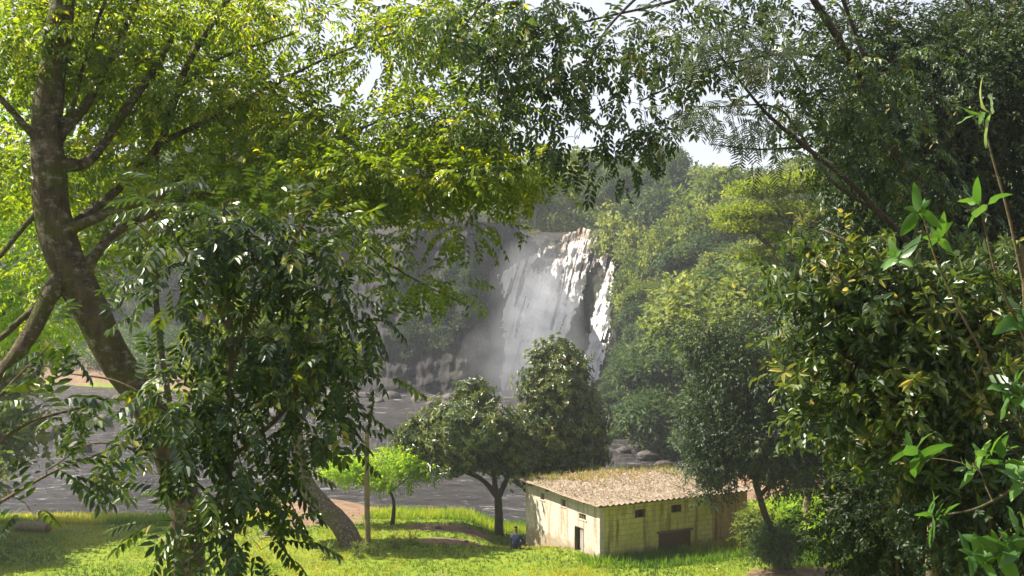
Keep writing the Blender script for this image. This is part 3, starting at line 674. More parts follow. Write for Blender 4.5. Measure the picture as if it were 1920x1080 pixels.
make_tree('broad_leaved_shrub', 'near shrub with large fresh green leaves in rosettes at the right edge', 'shrub', foot(1930, 4.9, 20)[:3],
    [foot(1950, 4.9, 22), row(1945, 1150, 4.8, 17), row(1930, 900, 4.7, 13), row(1925, 640, 4.7, 10), row(1915, 460, 4.7, 6)],
    [[row(1925, 560, 4.7, 6), row(1890, 400, 4.7, 5), row(1862, 300, 4.7, 4), row(1842, 220, 4.7, 3)],
     [row(1925, 640, 4.7, 6), row(1870, 520, 4.6, 5), row(1838, 390, 4.6, 3)],
     [row(1930, 820, 4.7, 7), row(1830, 640, 4.6, 5), row(1760, 500, 4.6, 4), row(1728, 395, 4.6, 2.5)],
     [row(1930, 900, 4.7, 7), row(1840, 950, 4.5, 5), row(1775, 965, 4.4, 3)]],
    [(P(1842, 210, 4.7), (.01, .01, .01), 1), (P(1832, 375, 4.6), (.01, .01, .01), 1), (P(1726, 385, 4.6), (.01, .01, .01), 1), (P(1690, 480, 4.7), (.02, .02, .02), 1), (P(1745, 440, 4.7), (.01, .01, .01), 1), (P(1765, 960, 4.4), (.03, .03, .03), 2),
     (P(1885, 740, 4.6), (.08, .1, .1), 3), (P(1850, 850, 4.6), (.1, .1, .1), 3), (P(1895, 1000, 4.6), (.12, .1, .1), 4), (P(1905, 600, 4.7), (.06, .1, .06), 2), (P(1735, 850, 4.7), (.05, .06, .06), 2), (P(1905, 890, 4.6), (.06, .1, .08), 2), (P(1830, 1050, 4.6), (.08, .08, .05), 2)],
    [t_shoot(r0) for _ in range(6)], M['broad_leaf'], M['bark_tan'], 35, sprigs=1, spread=.02, scale=(.65, 1.1), droop=-.5, out_bias=.25, twig_r=.0025, roll=.9, maxr=.006, hi=True)
def undergrowth(name, label, cat, c, rad, n, tm, mat, seed, sprigs=10, spread=.2, scale=(.8, 1.2), group=None, stems=6, bark='bark_tan', **kw):
    c = np.asarray(c, float); gz = float(gh(c[0], c[1]))
    r = np.random.default_rng(seed)
    tr = [[c[0], c[1], gz - .1, rad[0] * .05 + .01], [c[0], c[1], gz + (c[2] - gz) * .5, rad[0] * .035 + .008], [c[0] + .05, c[1], c[2], .012]]
    lim = []
    for _ in range(stems):
        a = r.uniform(0, 6.28); q = np.array([math.cos(a) * rad[0], math.sin(a) * rad[1], 0])
        lim.append([[c[0], c[1], gz, rad[0] * .03 + .006], list(c * .0 + np.array([c[0], c[1], (gz + c[2]) / 2]) + q * .4) + [rad[0] * .02 + .005], list(c + q * .7 + [0, 0, rad[2] * .4]) + [.006]])
    return make_tree(name, label, cat, (c[0], c[1], gz), tr, lim, [(c, rad, n)], tm, M[mat], M[bark], seed, group, sprigs=sprigs, spread=spread, scale=scale, **kw)
undergrowth('bush', 'dark small-leaved bush below the olive tree at the lower right', 'bush', P(1700, 960, 12), (1.0, .7, .85), 110, TWIG_S, 'dense_leaf', 36, 14, .16, (.8, 1.2))
undergrowth('bush', 'dark thicket in the lower right corner behind the large green leaves', 'bush', P(1850, 930, 9.5), (.7, .6, .75), 90, TWIG_S, 'dense_leaf', 37, 14, .14, (.7, 1.1))
undergrowth('bush', 'shaded bush with dull green leaves at the right edge beside the dense tree', 'bush', P(1880, 760, 14), (1.1, .8, 1.1), 100, TWIG, 'dense_leaf', 38, 14, .2, (.7, 1.1))

# ================================================================== middle distance
def pz(px, d): x = (px - 960) / F * d; return x, float(gh(x, d))
def st(px, py, d, w): return row(px, py, d, w)
make_tree('broad_tree', 'spreading leafy tree with a forked trunk on the lawn left of the domed one', 'tree', foot(935, 58, 30)[:3],
    [foot(936, 58, 18), row(934, 935, 58, 14), row(930, 925, 58, 12)],
    [[row(932, 930, 58, 13), row(900, 897, 58, 9), row(850, 875, 58, 10), row(815, 850, 58, 6)], [row(930, 930, 58, 12), row(924, 880, 58, 9), row(905, 820, 58, 8), row(890, 760, 58, 5)],
     [row(936, 930, 58, 12), row(952, 890, 58, 9), row(950, 850, 58, 7)], [row(922, 880, 58, 9), row(860, 820, 58.5, 5)]],
    [bl(875, 800, 57, 3.0, 3.4, 1.6, 140), bl(850, 868, 57, 1.7, 1.8, .5, 36), bl(815, 830, 58, 1.9, 1.8, 1.3, 70), bl(885, 745, 58, 1.0, 1.0, .9, 34), bl(950, 860, 58, 1.9, 1.9, .9, 66), bl(980, 820, 57.5, 1.0, 1, 1.6, 40), bl(785, 815, 58, 1.2, 1, .7, 26)],
    WHORL_M, M['mid_leaf'], M['bark_dark'], 41, sprigs=10, spread=.30, scale=(.6, 1.05), droop=0, out_bias=.9)
make_tree('domed_tree', 'dense domed evergreen standing just behind the hut in front of the waterfall', 'tree', foot(1010, 60, 30)[:3],
    [foot(1010, 60, 34), row(1015, 880, 60, 26), row(1040, 760, 60, 16), row(1045, 680, 60, 7)],
    [[row(1020, 860, 60, 14), row(1080, 800, 60, 8)], [row(1020, 850, 60, 14), row(980, 790, 60, 8)]],
    [bl(1045, 730, 60, 2.0, 2.2, 2.5, 190), bl(1065, 800, 60, 2.3, 2.2, 2.3, 190), bl(1020, 820, 60, 2.0, 2, 2.0, 120), bl(1045, 670, 60, 1.1, 1.2, .8, 44), bl(1085, 850, 60, 1.7, 1.6, 1.1, 80), bl(990, 880, 60, 1.2, 1.2, .8, 40)],
    WHORL_M, M['mid_leaf'], M['bark_dark'], 42, sprigs=12, spread=.28, flat=.9, scale=(.6, .95), droop=-.1, out_bias=1.0)
make_tree('small_tree', 'small bright lime tree with a flat crown behind the wooden pole', 'tree', foot(728, 58, 10)[:3],
    [foot(735, 57, 9), row(738, 940, 57, 6), row(720, 905, 57, 5), row(700, 880, 57, 4)],
    [[row(728, 925, 57, 4), row(760, 900, 57, 3), row(780, 880, 57, 2)]],
    [bl(650, 880, 57, 1.4, 1.2, .35, 44), bl(735, 865, 57, 1.6, 1.3, .5, 60), bl(730, 895, 57, 1.3, 1.1, .3, 30), bl(800, 880, 57, .9, 1, .3, 20)],
    CL_S if 'CL_S' in globals() else TWIG, M['lime_leaf'], M['bark_dark'], 43, sprigs=9, spread=.3, flat=.4, scale=(1.2, 1.9), droop=.1, twig_r=.012)
make_tree('leaning_tree', 'tree with a bare thick trunk leaning left over the brown shore', 'tree', foot(650, 52, 40)[:3],
    [foot(665, 51, 44), row(640, 985, 51.4, 40), row(606, 950, 52, 36), row(576, 915, 52.4, 34), row(562, 870, 52.6, 28), row(556, 810, 52.6, 22), row(545, 740, 52.6, 18), row(520, 650, 52.6, 13)],
    [[row(556, 800, 52.6, 12), row(590, 740, 52.6, 8), row(600, 680, 52.6, 5)], [row(545, 740, 52.6, 12), row(480, 690, 52.6, 7)]],
    [bl(500, 620, 52.6, 3.4, 2.4, 2.0, 130), bl(600, 660, 52.6, 1.6, 1.4, 1.3, 40), bl(420, 700, 52.6, 1.8, 1.5, 1.0, 40), bl(540, 720, 52.6, 1.5, 1.2, .8, 24)],
    WHORL_M, M['hill_leaf'], M['bark'], 44, sprigs=13, spread=.4, scale=(.7, 1.1), droop=.1)
make_tree('round_tree', 'dark round small-leaved tree half hiding the right end of the hut', 'tree', foot(1475, 47, 30)[:3],
    [foot(1478, 47, 24), row(1452, 1010, 47, 14), row(1430, 950, 46.6, 12), row(1415, 880, 46.3, 13), row(1420, 760, 46, 9), row(1420, 660, 46, 5)],
    [[row(1425, 930, 46.5, 9), row(1490, 860, 46, 8), row(1530, 800, 46, 5)], [row(1418, 900, 46.3, 9), row(1350, 840, 46, 6)]],
    [bl(1400, 700, 46, 2.3, 2, 1.8, 150), bl(1430, 800, 46, 2.9, 2.2, 2.0, 240), bl(1330, 770, 46, 1.3, 1.4, 1.9, 70), bl(1500, 700, 46, 1.7, 1.7, 1.8, 90), bl(1345, 862, 46, 1.2, 1.3, .8, 44), bl(1330, 925, 46, .5, .6, .25, 8), bl(1480, 880, 46, 1.6, 1.5, 1.0, 60), bl(1550, 790, 46, 1.5, 1.4, 2.1, 90), bl(1320, 640, 46, .9, 1, .8, 26)],
    TWIG, M['dense_leaf'], M['bark_dark'], 45, sprigs=16, spread=.28, flat=.9, scale=(1.0, 1.6), droop=.1)
undergrowth('shrub', 'small dark shrub at the foot of the slender trunk right of the hut', 'shrub', P(1460, 1015, 46.5), (1.0, .7, .75), 50, TWIG_S, 'hill_leaf_deep', 46, 16, .25, (1.4, 2.2))
undergrowth('shrub', 'sunlit leafy shrub at the right end of the hut wall', 'shrub', P(1415, 985, 50), (.55, .5, .7), 26, TWIG_S, 'hill_leaf', 47, 14, .22, (1.6, 2.4))
make_tree('pale_tree', 'tree with a pale sunlit trunk standing right of the bright grass', 'tree', foot(1566, 50, 30)[:3],
    [foot(1572, 50, 26), row(1560, 960, 50, 20), row(1552, 880, 50, 17), row(1570, 700, 50, 20), row(1580, 560, 50, 12)],
    [[row(1560, 860, 50, 14), row(1640, 760, 50, 8)]],
    [bl(1600, 620, 50, 2.2, 2, 2.0, 120), bl(1680, 760, 49, 2.4, 2, 1.9, 110), bl(1620, 850, 49, 1.6, 1.5, 1.0, 50), bl(1780, 640, 49, 2.6, 2, 2.6, 120), bl(1700, 950, 42, 2.2, 1.8, 1.2, 60), bl(1850, 850, 42, 2.4, 2, 2.2, 90)],
    TWIG, M['hill_leaf_deep'], M['bark_pale'], 48, sprigs=18, spread=.42, flat=.9, scale=(1.3, 1.9), droop=.1)
make_tree('layered_tree', 'yellow-green tree with flat layered crown above the hillside', 'tree', foot(1500, 66, 30)[:3],
    [foot(1505, 66, 30), row(1500, 620, 66, 22), row(1490, 480, 66, 16), row(1480, 400, 66, 8)],
    [[row(1495, 520, 66, 12), row(1420, 440, 66, 8), row(1370, 415, 66, 4)], [row(1492, 500, 66, 12), row(1580, 410, 66, 8), row(1640, 380, 66, 4)]],
    [bl(1430, 355, 66, 1.9, 2, .4, 60), bl(1400, 400, 66, 1.8, 2, .4, 60), bl(1500, 345, 66, 2.2, 2, .5, 80), bl(1590, 335, 66, 2.2, 2, .5, 80), bl(1480, 395, 66, 2.3, 2, .45, 80), bl(1570, 395, 66, 2.3, 2, .5, 70), bl(1400, 425, 66, 1.5, 1.6, .3, 40), bl(1490, 440, 66, 2.2, 2, .5, 60), bl(1600, 450, 66, 2.2, 2, .6, 60), bl(1440, 480, 66, 1.6, 1.6, .6, 50)],
    CL, M['yellow_leaf'], M['bark_dark'], 49, sprigs=10, spread=.5, flat=.22, scale=(.35, .6), droop=-.1, twig_r=.015)
make_tree('banana_like_tree', 'tree with long drooping yellowish leaves in front of the layered crown', 'tree', foot(1510, 51, 20)[:3],
    [foot(1515, 51, 16), row(1512, 800, 51, 12), row(1505, 600, 51, 10), row(1500, 500, 51, 6)],
    [[row(1505, 580, 51, 7), row(1470, 510, 51, 4)]],
    [bl(1500, 480, 51, .7, .7, .7, 22), bl(1480, 550, 51, .5, .6, .6, 16), bl(1530, 420, 51, .5, .5, .4, 10)],
    [t_whorl(r0, 8, .9, .2, -.5) for _ in range(3)], M['olive_leaf'], M['bark_tan'], 50, sprigs=4, spread=.25, scale=(.5, .9), droop=.9, twig_r=.01)
# ================================================================== hillside and far woods: a few kinds, copied
def proto(name, h, wr, mat, seed, crown_from=.25, n=60, sprigs=14, tm=None, bark='bark_dark', spread=.55, scale=(1.0, 1.7), flatness=1.0):
    r = np.random.default_rng(seed)
    tr = [[0, 0, -2.0, .32], [.1, 0, h * .3, .24], [.2, .1, h * .6, .15], [.1, 0, h * .85, .06]]
    lim = []
    for i in range(4):
        a = i * 1.6 + r.uniform(0, .6)
        lim.append([[.1, 0, h * .35, .16], [math.cos(a) * wr * .4, math.sin(a) * wr * .4, h * .6, .10], [math.cos(a) * wr * .75, math.sin(a) * wr * .75, h * .75, .05]])
    bl_ = []
    for i in range(7):
        a = i * 2.4; q = wr * (.5 if i else .1)
        z = h * (crown_from + (1 - crown_from) * (.35 + .45 * ((i * .37) % 1)))
        if i == 0: z = h * .82
        rr = wr * r.uniform(.42, .62)
        bl_.append(((math.cos(a) * q, math.sin(a) * q, z), (rr, rr, rr * .8 * flatness), n // 7))
    return make_tree(name, 'x', 'tree', (0, 0, 0), tr, lim, bl_, tm or CL, M[mat], M[bark], seed, sprigs=sprigs, spread=spread, scale=scale, droop=-.1, out_bias=.8, twig_r=.03, k=6, maxr=.1)
def copy_tree(o):
    c = o.copy(); C.objects.link(c)
    for ch in o.children:
        d = ch.copy(); C.objects.link(d); d.parent = c
    return c
protos = {
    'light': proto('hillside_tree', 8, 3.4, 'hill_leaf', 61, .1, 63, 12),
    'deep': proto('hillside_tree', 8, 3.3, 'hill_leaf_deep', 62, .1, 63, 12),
    'tall': proto('hillside_tree', 12, 3.2, 'hill_leaf', 63, .15, 77, 12, CL),
    'far': proto('plateau_tree', 15, 5.0, 'hill_leaf', 64, .2, 98, 14, CL_BIG, 'bark_pale', 1.0, (.8, 1.3)),
    'fardeep': proto('plateau_tree', 15, 4.6, 'hill_leaf_deep', 65, .12, 98, 14, CL_BIG, 'bark_pale', 1.0, (.8, 1.3)),
    'cone': proto('plateau_tree', 17, 3.8, 'hill_leaf_deep', 66, .05, 110, 14, CL_BIG, 'bark_dark', .9, (.7, 1.1)),
}
used_p = set()
def put(kind, x, y, s=1.0, dz=0.0, label=None, group=None, cat='tree', rz=None, sz=1.0):
    pr = protos[kind]
    o = pr if kind not in used_p else copy_tree(pr)
    used_p.add(kind)
    o.location = (x, y, float(gh(x, y)) + dz); o.scale = (s, s, s * sz)
    o.rotation_euler = (0, 0, random.uniform(0, 6.28) if rz is None else rz)
    o['label'] = label; o['category'] = cat
    if 'group' in o: del o['group']
    if group: o['group'] = group
    return o
KD = {'light': 'light green tree', 'deep': 'deep green tree', 'tall': 'tall slim light green tree', 'far': 'hazy pale-stemmed green tree', 'fardeep': 'hazy dark green tree'}  # light and deep kinds are told apart by leaf colour
def LGf(k, x, y, h=8):
    """words for a wood tree: its look and where on the slope or plateau it stands"""
    px = 960 + x / y * F; py = 540 - (float(gh(x, y)) + h) / y * F
    if k in ('far', 'fardeep'):
        z = ('far left behind the tall leaning tree' if px < 420 else 'beyond the left part of the gorge wall' if px < 720 else 'above the dark gorge wall left of the falls' if px < 960
             else 'straight behind the lip of the waterfall' if px < 1180 else 'behind the crest of the right-hand slope')
    elif px < 1235: z = "at the waterfall's right edge" if py < 560 else 'low down between the falls and the rocky shore'
    elif py < 400: z = 'on the crest of the slope against the sky' if px < 1400 else 'on the crest behind the layered tree'
    elif py < 560: z = 'in the middle of the slope right of the falls' if px < 1400 else 'under the layered tree on the slope'
    elif py < 720: z = 'on the lower slope above the hut roof' if px < 1350 else 'on the lower slope behind the dark round tree'
    else: z = 'at the foot of the slope by the rocky shore' if px < 1350 else 'at the foot of the slope behind the round tree'
    return KD[k] + ' ' + z, KD[k] + 's ' + z
# slope to the right of the fall, rows from the crest down to the water
r = random.Random(5)
n_h = 0
for y in np.arange(64, 168, 6.0):
    xf = float(x_right(y)); xmax = .37 * y
    for x in np.arange(xf + 1.0, xmax, 4.4):
        jx = x + r.uniform(-1.2, 1.2); jy = y + r.uniform(-2, 2)
        if y < 80 and jx < 20: continue
        inner = (jx - xf) / 16
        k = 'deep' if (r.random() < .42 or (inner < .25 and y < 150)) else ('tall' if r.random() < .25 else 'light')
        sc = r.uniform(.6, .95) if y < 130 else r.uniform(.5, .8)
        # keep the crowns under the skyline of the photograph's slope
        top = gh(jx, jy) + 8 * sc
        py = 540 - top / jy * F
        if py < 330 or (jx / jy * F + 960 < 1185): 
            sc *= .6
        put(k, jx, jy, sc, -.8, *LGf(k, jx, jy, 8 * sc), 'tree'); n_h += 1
HGT = {'light': 8.6, 'deep': 8.6, 'tall': 12.5, 'far': 16, 'fardeep': 16, 'cone': 17.5}
def put_top(kind, px, py, d, label, group=None, wide=1.0):
    x = (px - 960) / F * d; top = (540 - py) / F * d
    h = (top - float(gh(x, d)) + 1) / HGT[kind]
    o = put(kind, x, d, 1, -1, label, group); o.scale = (h * wide, h * wide, h); return o
put_top('cone', 1272, 268, 176, 'tall dark tree standing above the slope against the open sky', None, .8)
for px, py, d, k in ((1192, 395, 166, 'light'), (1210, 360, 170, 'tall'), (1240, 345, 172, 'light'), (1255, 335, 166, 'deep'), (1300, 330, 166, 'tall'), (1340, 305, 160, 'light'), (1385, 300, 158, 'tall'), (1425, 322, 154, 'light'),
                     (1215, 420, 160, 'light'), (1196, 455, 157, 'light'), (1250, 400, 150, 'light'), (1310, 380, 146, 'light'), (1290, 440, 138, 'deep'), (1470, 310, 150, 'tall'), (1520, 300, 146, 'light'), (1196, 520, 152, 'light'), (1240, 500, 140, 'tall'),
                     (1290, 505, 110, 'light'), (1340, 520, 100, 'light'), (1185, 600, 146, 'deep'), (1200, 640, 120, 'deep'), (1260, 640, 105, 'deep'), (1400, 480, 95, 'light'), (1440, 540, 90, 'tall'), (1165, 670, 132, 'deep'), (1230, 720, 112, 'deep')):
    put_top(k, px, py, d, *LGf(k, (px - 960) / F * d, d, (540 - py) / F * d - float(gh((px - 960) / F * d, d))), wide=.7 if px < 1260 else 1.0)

# a thick low cover ties the slope together
def cover(name, x0, x1, y0, y1, n, tm, mat, seed, keep, h=(.2, 1.2), scale=(.8, 1.4), roll=.5):
    r = np.random.default_rng(seed)
    x = r.uniform(x0, x1, n); y = r.uniform(y0, y1, n); k = keep(x, y); x, y = x[k], y[k]
    z = gh(x, y) + r.uniform(*h, len(x))
    d = np.stack([r.normal(0, .6, len(x)) - .3, r.normal(0, .6, len(x)) - .5, r.uniform(.2, 1, len(x))], 1)
    V, Fc, v = instance(tm, np.stack([x, y, z], 1), d, r.uniform(*scale, len(x)), r, roll, np.clip(vnoise(x * .25, y * .25, 3) * 1.2 - .1 + r.normal(0, .12, len(x)), 0, 1))
    o = mesh_obj(name, V, Fc, M[mat], attrs={'var': ('FACE', v)}); return tag(o, kind='stuff')
cover('hillside_scrub', 10, 60, 66, 178, 16000, CL, 'hill_leaf_deep', 71, lambda x, y: (x > x_right(y) + .6) & (x < .52 * y), (.1, 1.6), (.8, 1.5))
cover('far_bank_scrub', -110, -34, 150, 186, 14000, CL, 'hill_leaf_deep', 72, lambda x, y: (gh(x, y) > -12.6) & (y < y_edge(x) + 3), (.1, 1.0), (.8, 1.5))
# plants clinging to the gorge wall
def wall_plants(n, seed):
    r = np.random.default_rng(seed)
    x = r.uniform(-75, -3.5, n); t = r.random(n) ** .8; z = -14 + t * (z_plateau(x) + 14)
    k = vnoise(x * .15, z * .15, 7) + .25 * vnoise(x * .6, z * .6) > .58; x, z = x[k], z[k]
    y = face_y(x, z) - .2
    d = np.stack([r.normal(0, .5, len(x)), np.full(len(x), -1.), r.normal(-.2, .5, len(x))], 1)
    V, Fc, v = instance(CL, np.stack([x, y, z], 1), d, r.uniform(.5, 1.1, len(x)), r, .6)
    tag(mesh_obj('wall_creepers', V, Fc, M['hill_leaf_deep'], attrs={'var': ('FACE', v)}), kind='stuff')
wall_plants(11000, 73)
# rim of dry grass and sunlit scrub along the top of the wall
cover('rim_scrub', -80, 16, 148, 200, 9000, CL, 'dry_leaf', 74, lambda x, y: (y > y_edge(x) + 5) & (y < y_edge(x) + 16) & ((x < 5) | (x > 15)), (.0, .9), (.6, 1.2))
cover('plateau_scrub', -110, 90, 160, 330, 26000, CL_BIG, 'hill_leaf', 75, lambda x, y: (y > y_edge(x) + 17) & (x < .42 * y) & (x > -.5 * y), (.3, 4.5), (.8, 1.6))
# plateau woods
r = random.Random(8)
for y, step in ((184, 7), (198, 7.5), (225, 9), (270, 12)):
    for x in np.arange(-.43 * y, .30 * y, step):
        jx = x + r.uniform(-2, 2); jy = y + r.uniform(-4, 4)
        if jy < y_edge(jx) + 14: jy = float(y_edge(jx)) + 14 + r.uniform(0, 4)
        px = 960 + jx / jy * F
        k = 'fardeep' if r.random() < .5 else 'far'
        sc = r.uniform(.85, 1.15) if y > 190 else r.uniform(.65, .95)
        if px > 1290 or (1180 < px and y > 190): sc *= .62
        if 640 < px < 760: sc *= .75
        put(k, jx, jy, sc, -1, *LGf(k, jx, jy))
for i, (px, d, sc) in enumerate(((1330, 172, .8), (1400, 168, .8), (1470, 164, .85), (1370, 158, .7), (1540, 160, .9), (1225, 172, .62), (1190, 176, .55))):
    x = (px - 960) / F * d
    k = 'far' if i % 2 else 'fardeep'
    put(k, x, d, sc * .8, -1, *LGf(k, x, d))
for i, (x, y, k_, sc) in enumerate(((-28.6, 58.0, 'tall', 1.15), (-28.4, 53.8, 'light', 1.25), (-25.6, 48.8, 'light', .8))):
    put(k_, x, y, sc, -.5, ('tall tree beside the lawn beyond the left edge', 'wide tree beside the lawn beyond the left edge', 'low tree beside the lawn beyond the left edge')[i])
# far hills closing the view
hx = np.linspace(-900, 900, 120); hy = np.linspace(420, 900, 24)
HX, HY = np.meshgrid(hx, hy, indexing='xy')
HZ = 20 + 38 * sm(420, 700, HY) + 26 * fbm(HX * .004 + 3, HY * .004, 2.0, 4) + 6 * fbm(HX * .03, HY * .03, 1.0, 3)
ii = np.arange(HX.size).reshape(HX.shape)
m, nt, out = newmat('wooded_far_hill')
princ(nt, out, ramp(nt, noise(nt, .06, 8, .7, pos(nt)), [(.35, (.03, .05, .02)), (.65, (.09, .12, .04))]), .95, bump(nt, noise(nt, .12, 6, .7, pos(nt)), 1, 5), .1)
tag(mesh_obj('far_hills', np.stack([HX, HY, HZ], -1).reshape(-1, 3), np.stack([ii[:-1, :-1], ii[:-1, 1:], ii[1:, 1:], ii[1:, :-1]], -1).reshape(-1, 4), m, smooth=True), kind='structure')

# ================================================================== rocks
def rock(name, label, c, size, seed, mat, group=None, squash=.6, cat='rock'):
    r = np.random.default_rng(seed)
    n, k = 15, 22
    th = np.linspace(0, np.pi, n)[:, None]; ph = np.linspace(0, 2 * np.pi, k, endpoint=False)[None]
    d = np.stack([np.sin(th) * np.cos(ph), np.sin(th) * np.sin(ph), np.cos(th) * np.ones_like(ph)], -1)
    q = 1 + .7 * fbm(d[..., 0] * 1.3 + seed, d[..., 1] * 1.3, d[..., 2] * 1.3 + 5, 4)
    V = d * q[..., None] * np.array([size, size * .8, size * squash]) + np.asarray(c)
    i = np.arange(n * k).reshape(n, k); j = np.roll(i, -1, 1)
    o = mesh_obj(name, (V - np.asarray(c)).reshape(-1, 3), np.stack([i[:-1], i[1:], j[1:], j[:-1]], -1).reshape(-1, 4), mat, smooth=False)
    o.location = [float(v) for v in c]
    return tag(o, label, cat, group)
m, nt, out = newmat('wet_boulder')
princ(nt, out, ramp(nt, noise(nt, 1.2, 8, .7, pos(nt)), [(.3, (.018, .015, .013)), (.7, (.07, .055, .045))]), .6, bump(nt, noise(nt, 3, 8, .7, pos(nt)), .8, .2), .4)
M['boulder'] = m
r = random.Random(4)
for i, (px, py, s) in enumerate([(60, 812, 2.2), (95, 822, 1.6), (30, 818, 1.7), (128, 838, 1.3), (150, 846, 1.0), (190, 800, 1.2), (250, 812, 1.3), (15, 840, 1.1), (420, 800, 1.4), (520, 790, 1.5)]):
    d = 14.5 * F / (py - 540); x = (px - 960) / F * d
    rock('river_rock', 'dark boulder standing in the river on the left beyond the lawn', (x, d, -14.4), s, 100 + i, m, 'boulders in the river on the left', .9)
for i, (px, py, s) in enumerate([(1165, 790, 1.6), (1205, 782, 2.0), (1240, 800, 1.7), (1180, 812, 1.3), (1225, 825, 1.5), (1255, 845, 1.6), (1215, 860, 1.2), (1170, 850, .9), (1245, 880, 1.2), (1150, 770, 1.3), (1270, 820, 1.8)]):
    d = 14.5 * F / (py - 540); x = (px - 960) / F * d
    rock('shore_rock', 'brown boulder on the rocky right shore below the wooded slope', (x, d, -14.3), s * .75, 130 + i, m, 'boulders along the right shore', .6)
for i, (x, d, s) in enumerate([(-20, 146, 1.8), (-16, 145, 2.1), (-12, 142, 1.7), (-8, 143, 1.9), (-24, 150, 2.0), (-28, 155, 2.2), (-5, 145, 1.5), (-17, 140, 1.3), (-10, 137, 1.2), (13, 143, 1.7), (11, 147, 1.5)]):
    rock('cliff_foot_rock', 'fallen boulder at the waterline under the dark gorge wall', (x, d, -14.5), s * .65, 160 + i, m, 'boulders at the foot of the gorge wall', .6)

# ================================================================== the hut
A = math.radians(28)
HC = np.array([(1125 - 960) / F * 48.4, 48.4])           # front corner
e1 = np.array([math.cos(A), math.sin(A)]); e2 = np.array([-math.sin(A), math.cos(A)])
hut = empty('block_hut', (HC[0], HC[1], -12.2), 'low cream block hut with a rusty flat sheet roof on the lawn', 'hut')
hut.rotation_euler = (0, 0, A)
hut['base'] = [0, 0, 0]
HL, HW, HZ0, HZ1 = 8.3, 6.6, -.9, 2.62
def boxes(lst):
    V, F_ = [], []
    for (x0, x1, y0, y1, z0, z1) in lst:
        b = len(V); V += [(x, y, z) for z in (z0, z1) for y in (y0, y1) for x in (x0, x1)]
        F_ += [[b + i for i in f] for f in ((0, 2, 3, 1), (4, 5, 7, 6), (0, 1, 5, 4), (2, 6, 7, 3), (0, 4, 6, 2), (1, 3, 7, 5))]
    return V, F_
def bevel(o, wdt=.012, seg=1):
    b = o.modifiers.new('b', 'BEVEL'); b.width = wdt; b.segments = seg; b.limit_method = 'ANGLE'; return o
def wall_grid(openings, L, z0, z1, th, along):
    """one wall with real openings, as boxes between the cuts"""
    us = sorted({0, L, *[v for o in openings for v in o[:2]]}); vs = sorted({z0, z1, *[v for o in openings for v in o[2:]]})
    out_ = []
    for a, b in zip(us[:-1], us[1:]):
        run = None
        for c, d in zip(vs[:-1], vs[1:]):
            hole = any(o[0] <= a + 1e-6 and b <= o[1] + 1e-6 and o[2] <= c + 1e-6 and d <= o[3] + 1e-6 for o in openings)
            if hole:
                if run: out_.append(run); run = None
            else: run = (a, b, run[2] if run else c, d)
        if run: out_.append(run)
    return out_
import bmesh
def welded(name, rects, th, plane, mat, parent):
    """boxes of one wall welded to a single shell"""
    bm = bmesh.new()
    # cells front and back with inner faces removed
    cells = set(); us = sorted({v for q in rects for v in q[:2]}); vs = sorted({v for q in rects for v in q[2:]})
    def solid(i, j):
        if i < 0 or j < 0 or i >= len(us) - 1 or j >= len(vs) - 1: return False
        a, b, c, d = us[i], us[i + 1], vs[j], vs[j + 1]
        return any(q[0] <= a and b <= q[1] and q[2] <= c and d <= q[3] for q in rects)
    cache = {}
    def v(u, w_, t):
        k = (u, w_, t)
        if k not in cache: cache[k] = bm.verts.new(plane(u, t, w_))
        return cache[k]
    for i in range(len(us) - 1):
        for j in range(len(vs) - 1):
            if not solid(i, j): continue
            a, b, c, d = us[i], us[i + 1], vs[j], vs[j + 1]
            bm.faces.new([v(a, c, 0), v(b, c, 0), v(b, d, 0), v(a, d, 0)]); bm.faces.new([v(a, c, th), v(a, d, th), v(b, d, th), v(b, c, th)])
            if not solid(i - 1, j): bm.faces.new([v(a, c, 0), v(a, d, 0), v(a, d, th), v(a, c, th)])
            if not solid(i + 1, j): bm.faces.new([v(b, c, 0), v(b, c, th), v(b, d, th), v(b, d, 0)])
            if not solid(i, j - 1): bm.faces.new([v(a, c, 0), v(a, c, th), v(b, c, th), v(b, c, 0)])
            if not solid(i, j + 1): bm.faces.new([v(a, d, 0), v(b, d, 0), v(b, d, th), v(a, d, th)])
    bmesh.ops.recalc_face_normals(bm, faces=bm.faces)
    me = bpy.data.meshes.new(name); bm.to_mesh(me); bm.free(); me.materials.append(mat)
    o = bpy.data.objects.new(name, me); C.objects.link(o); o.parent = parent; return o

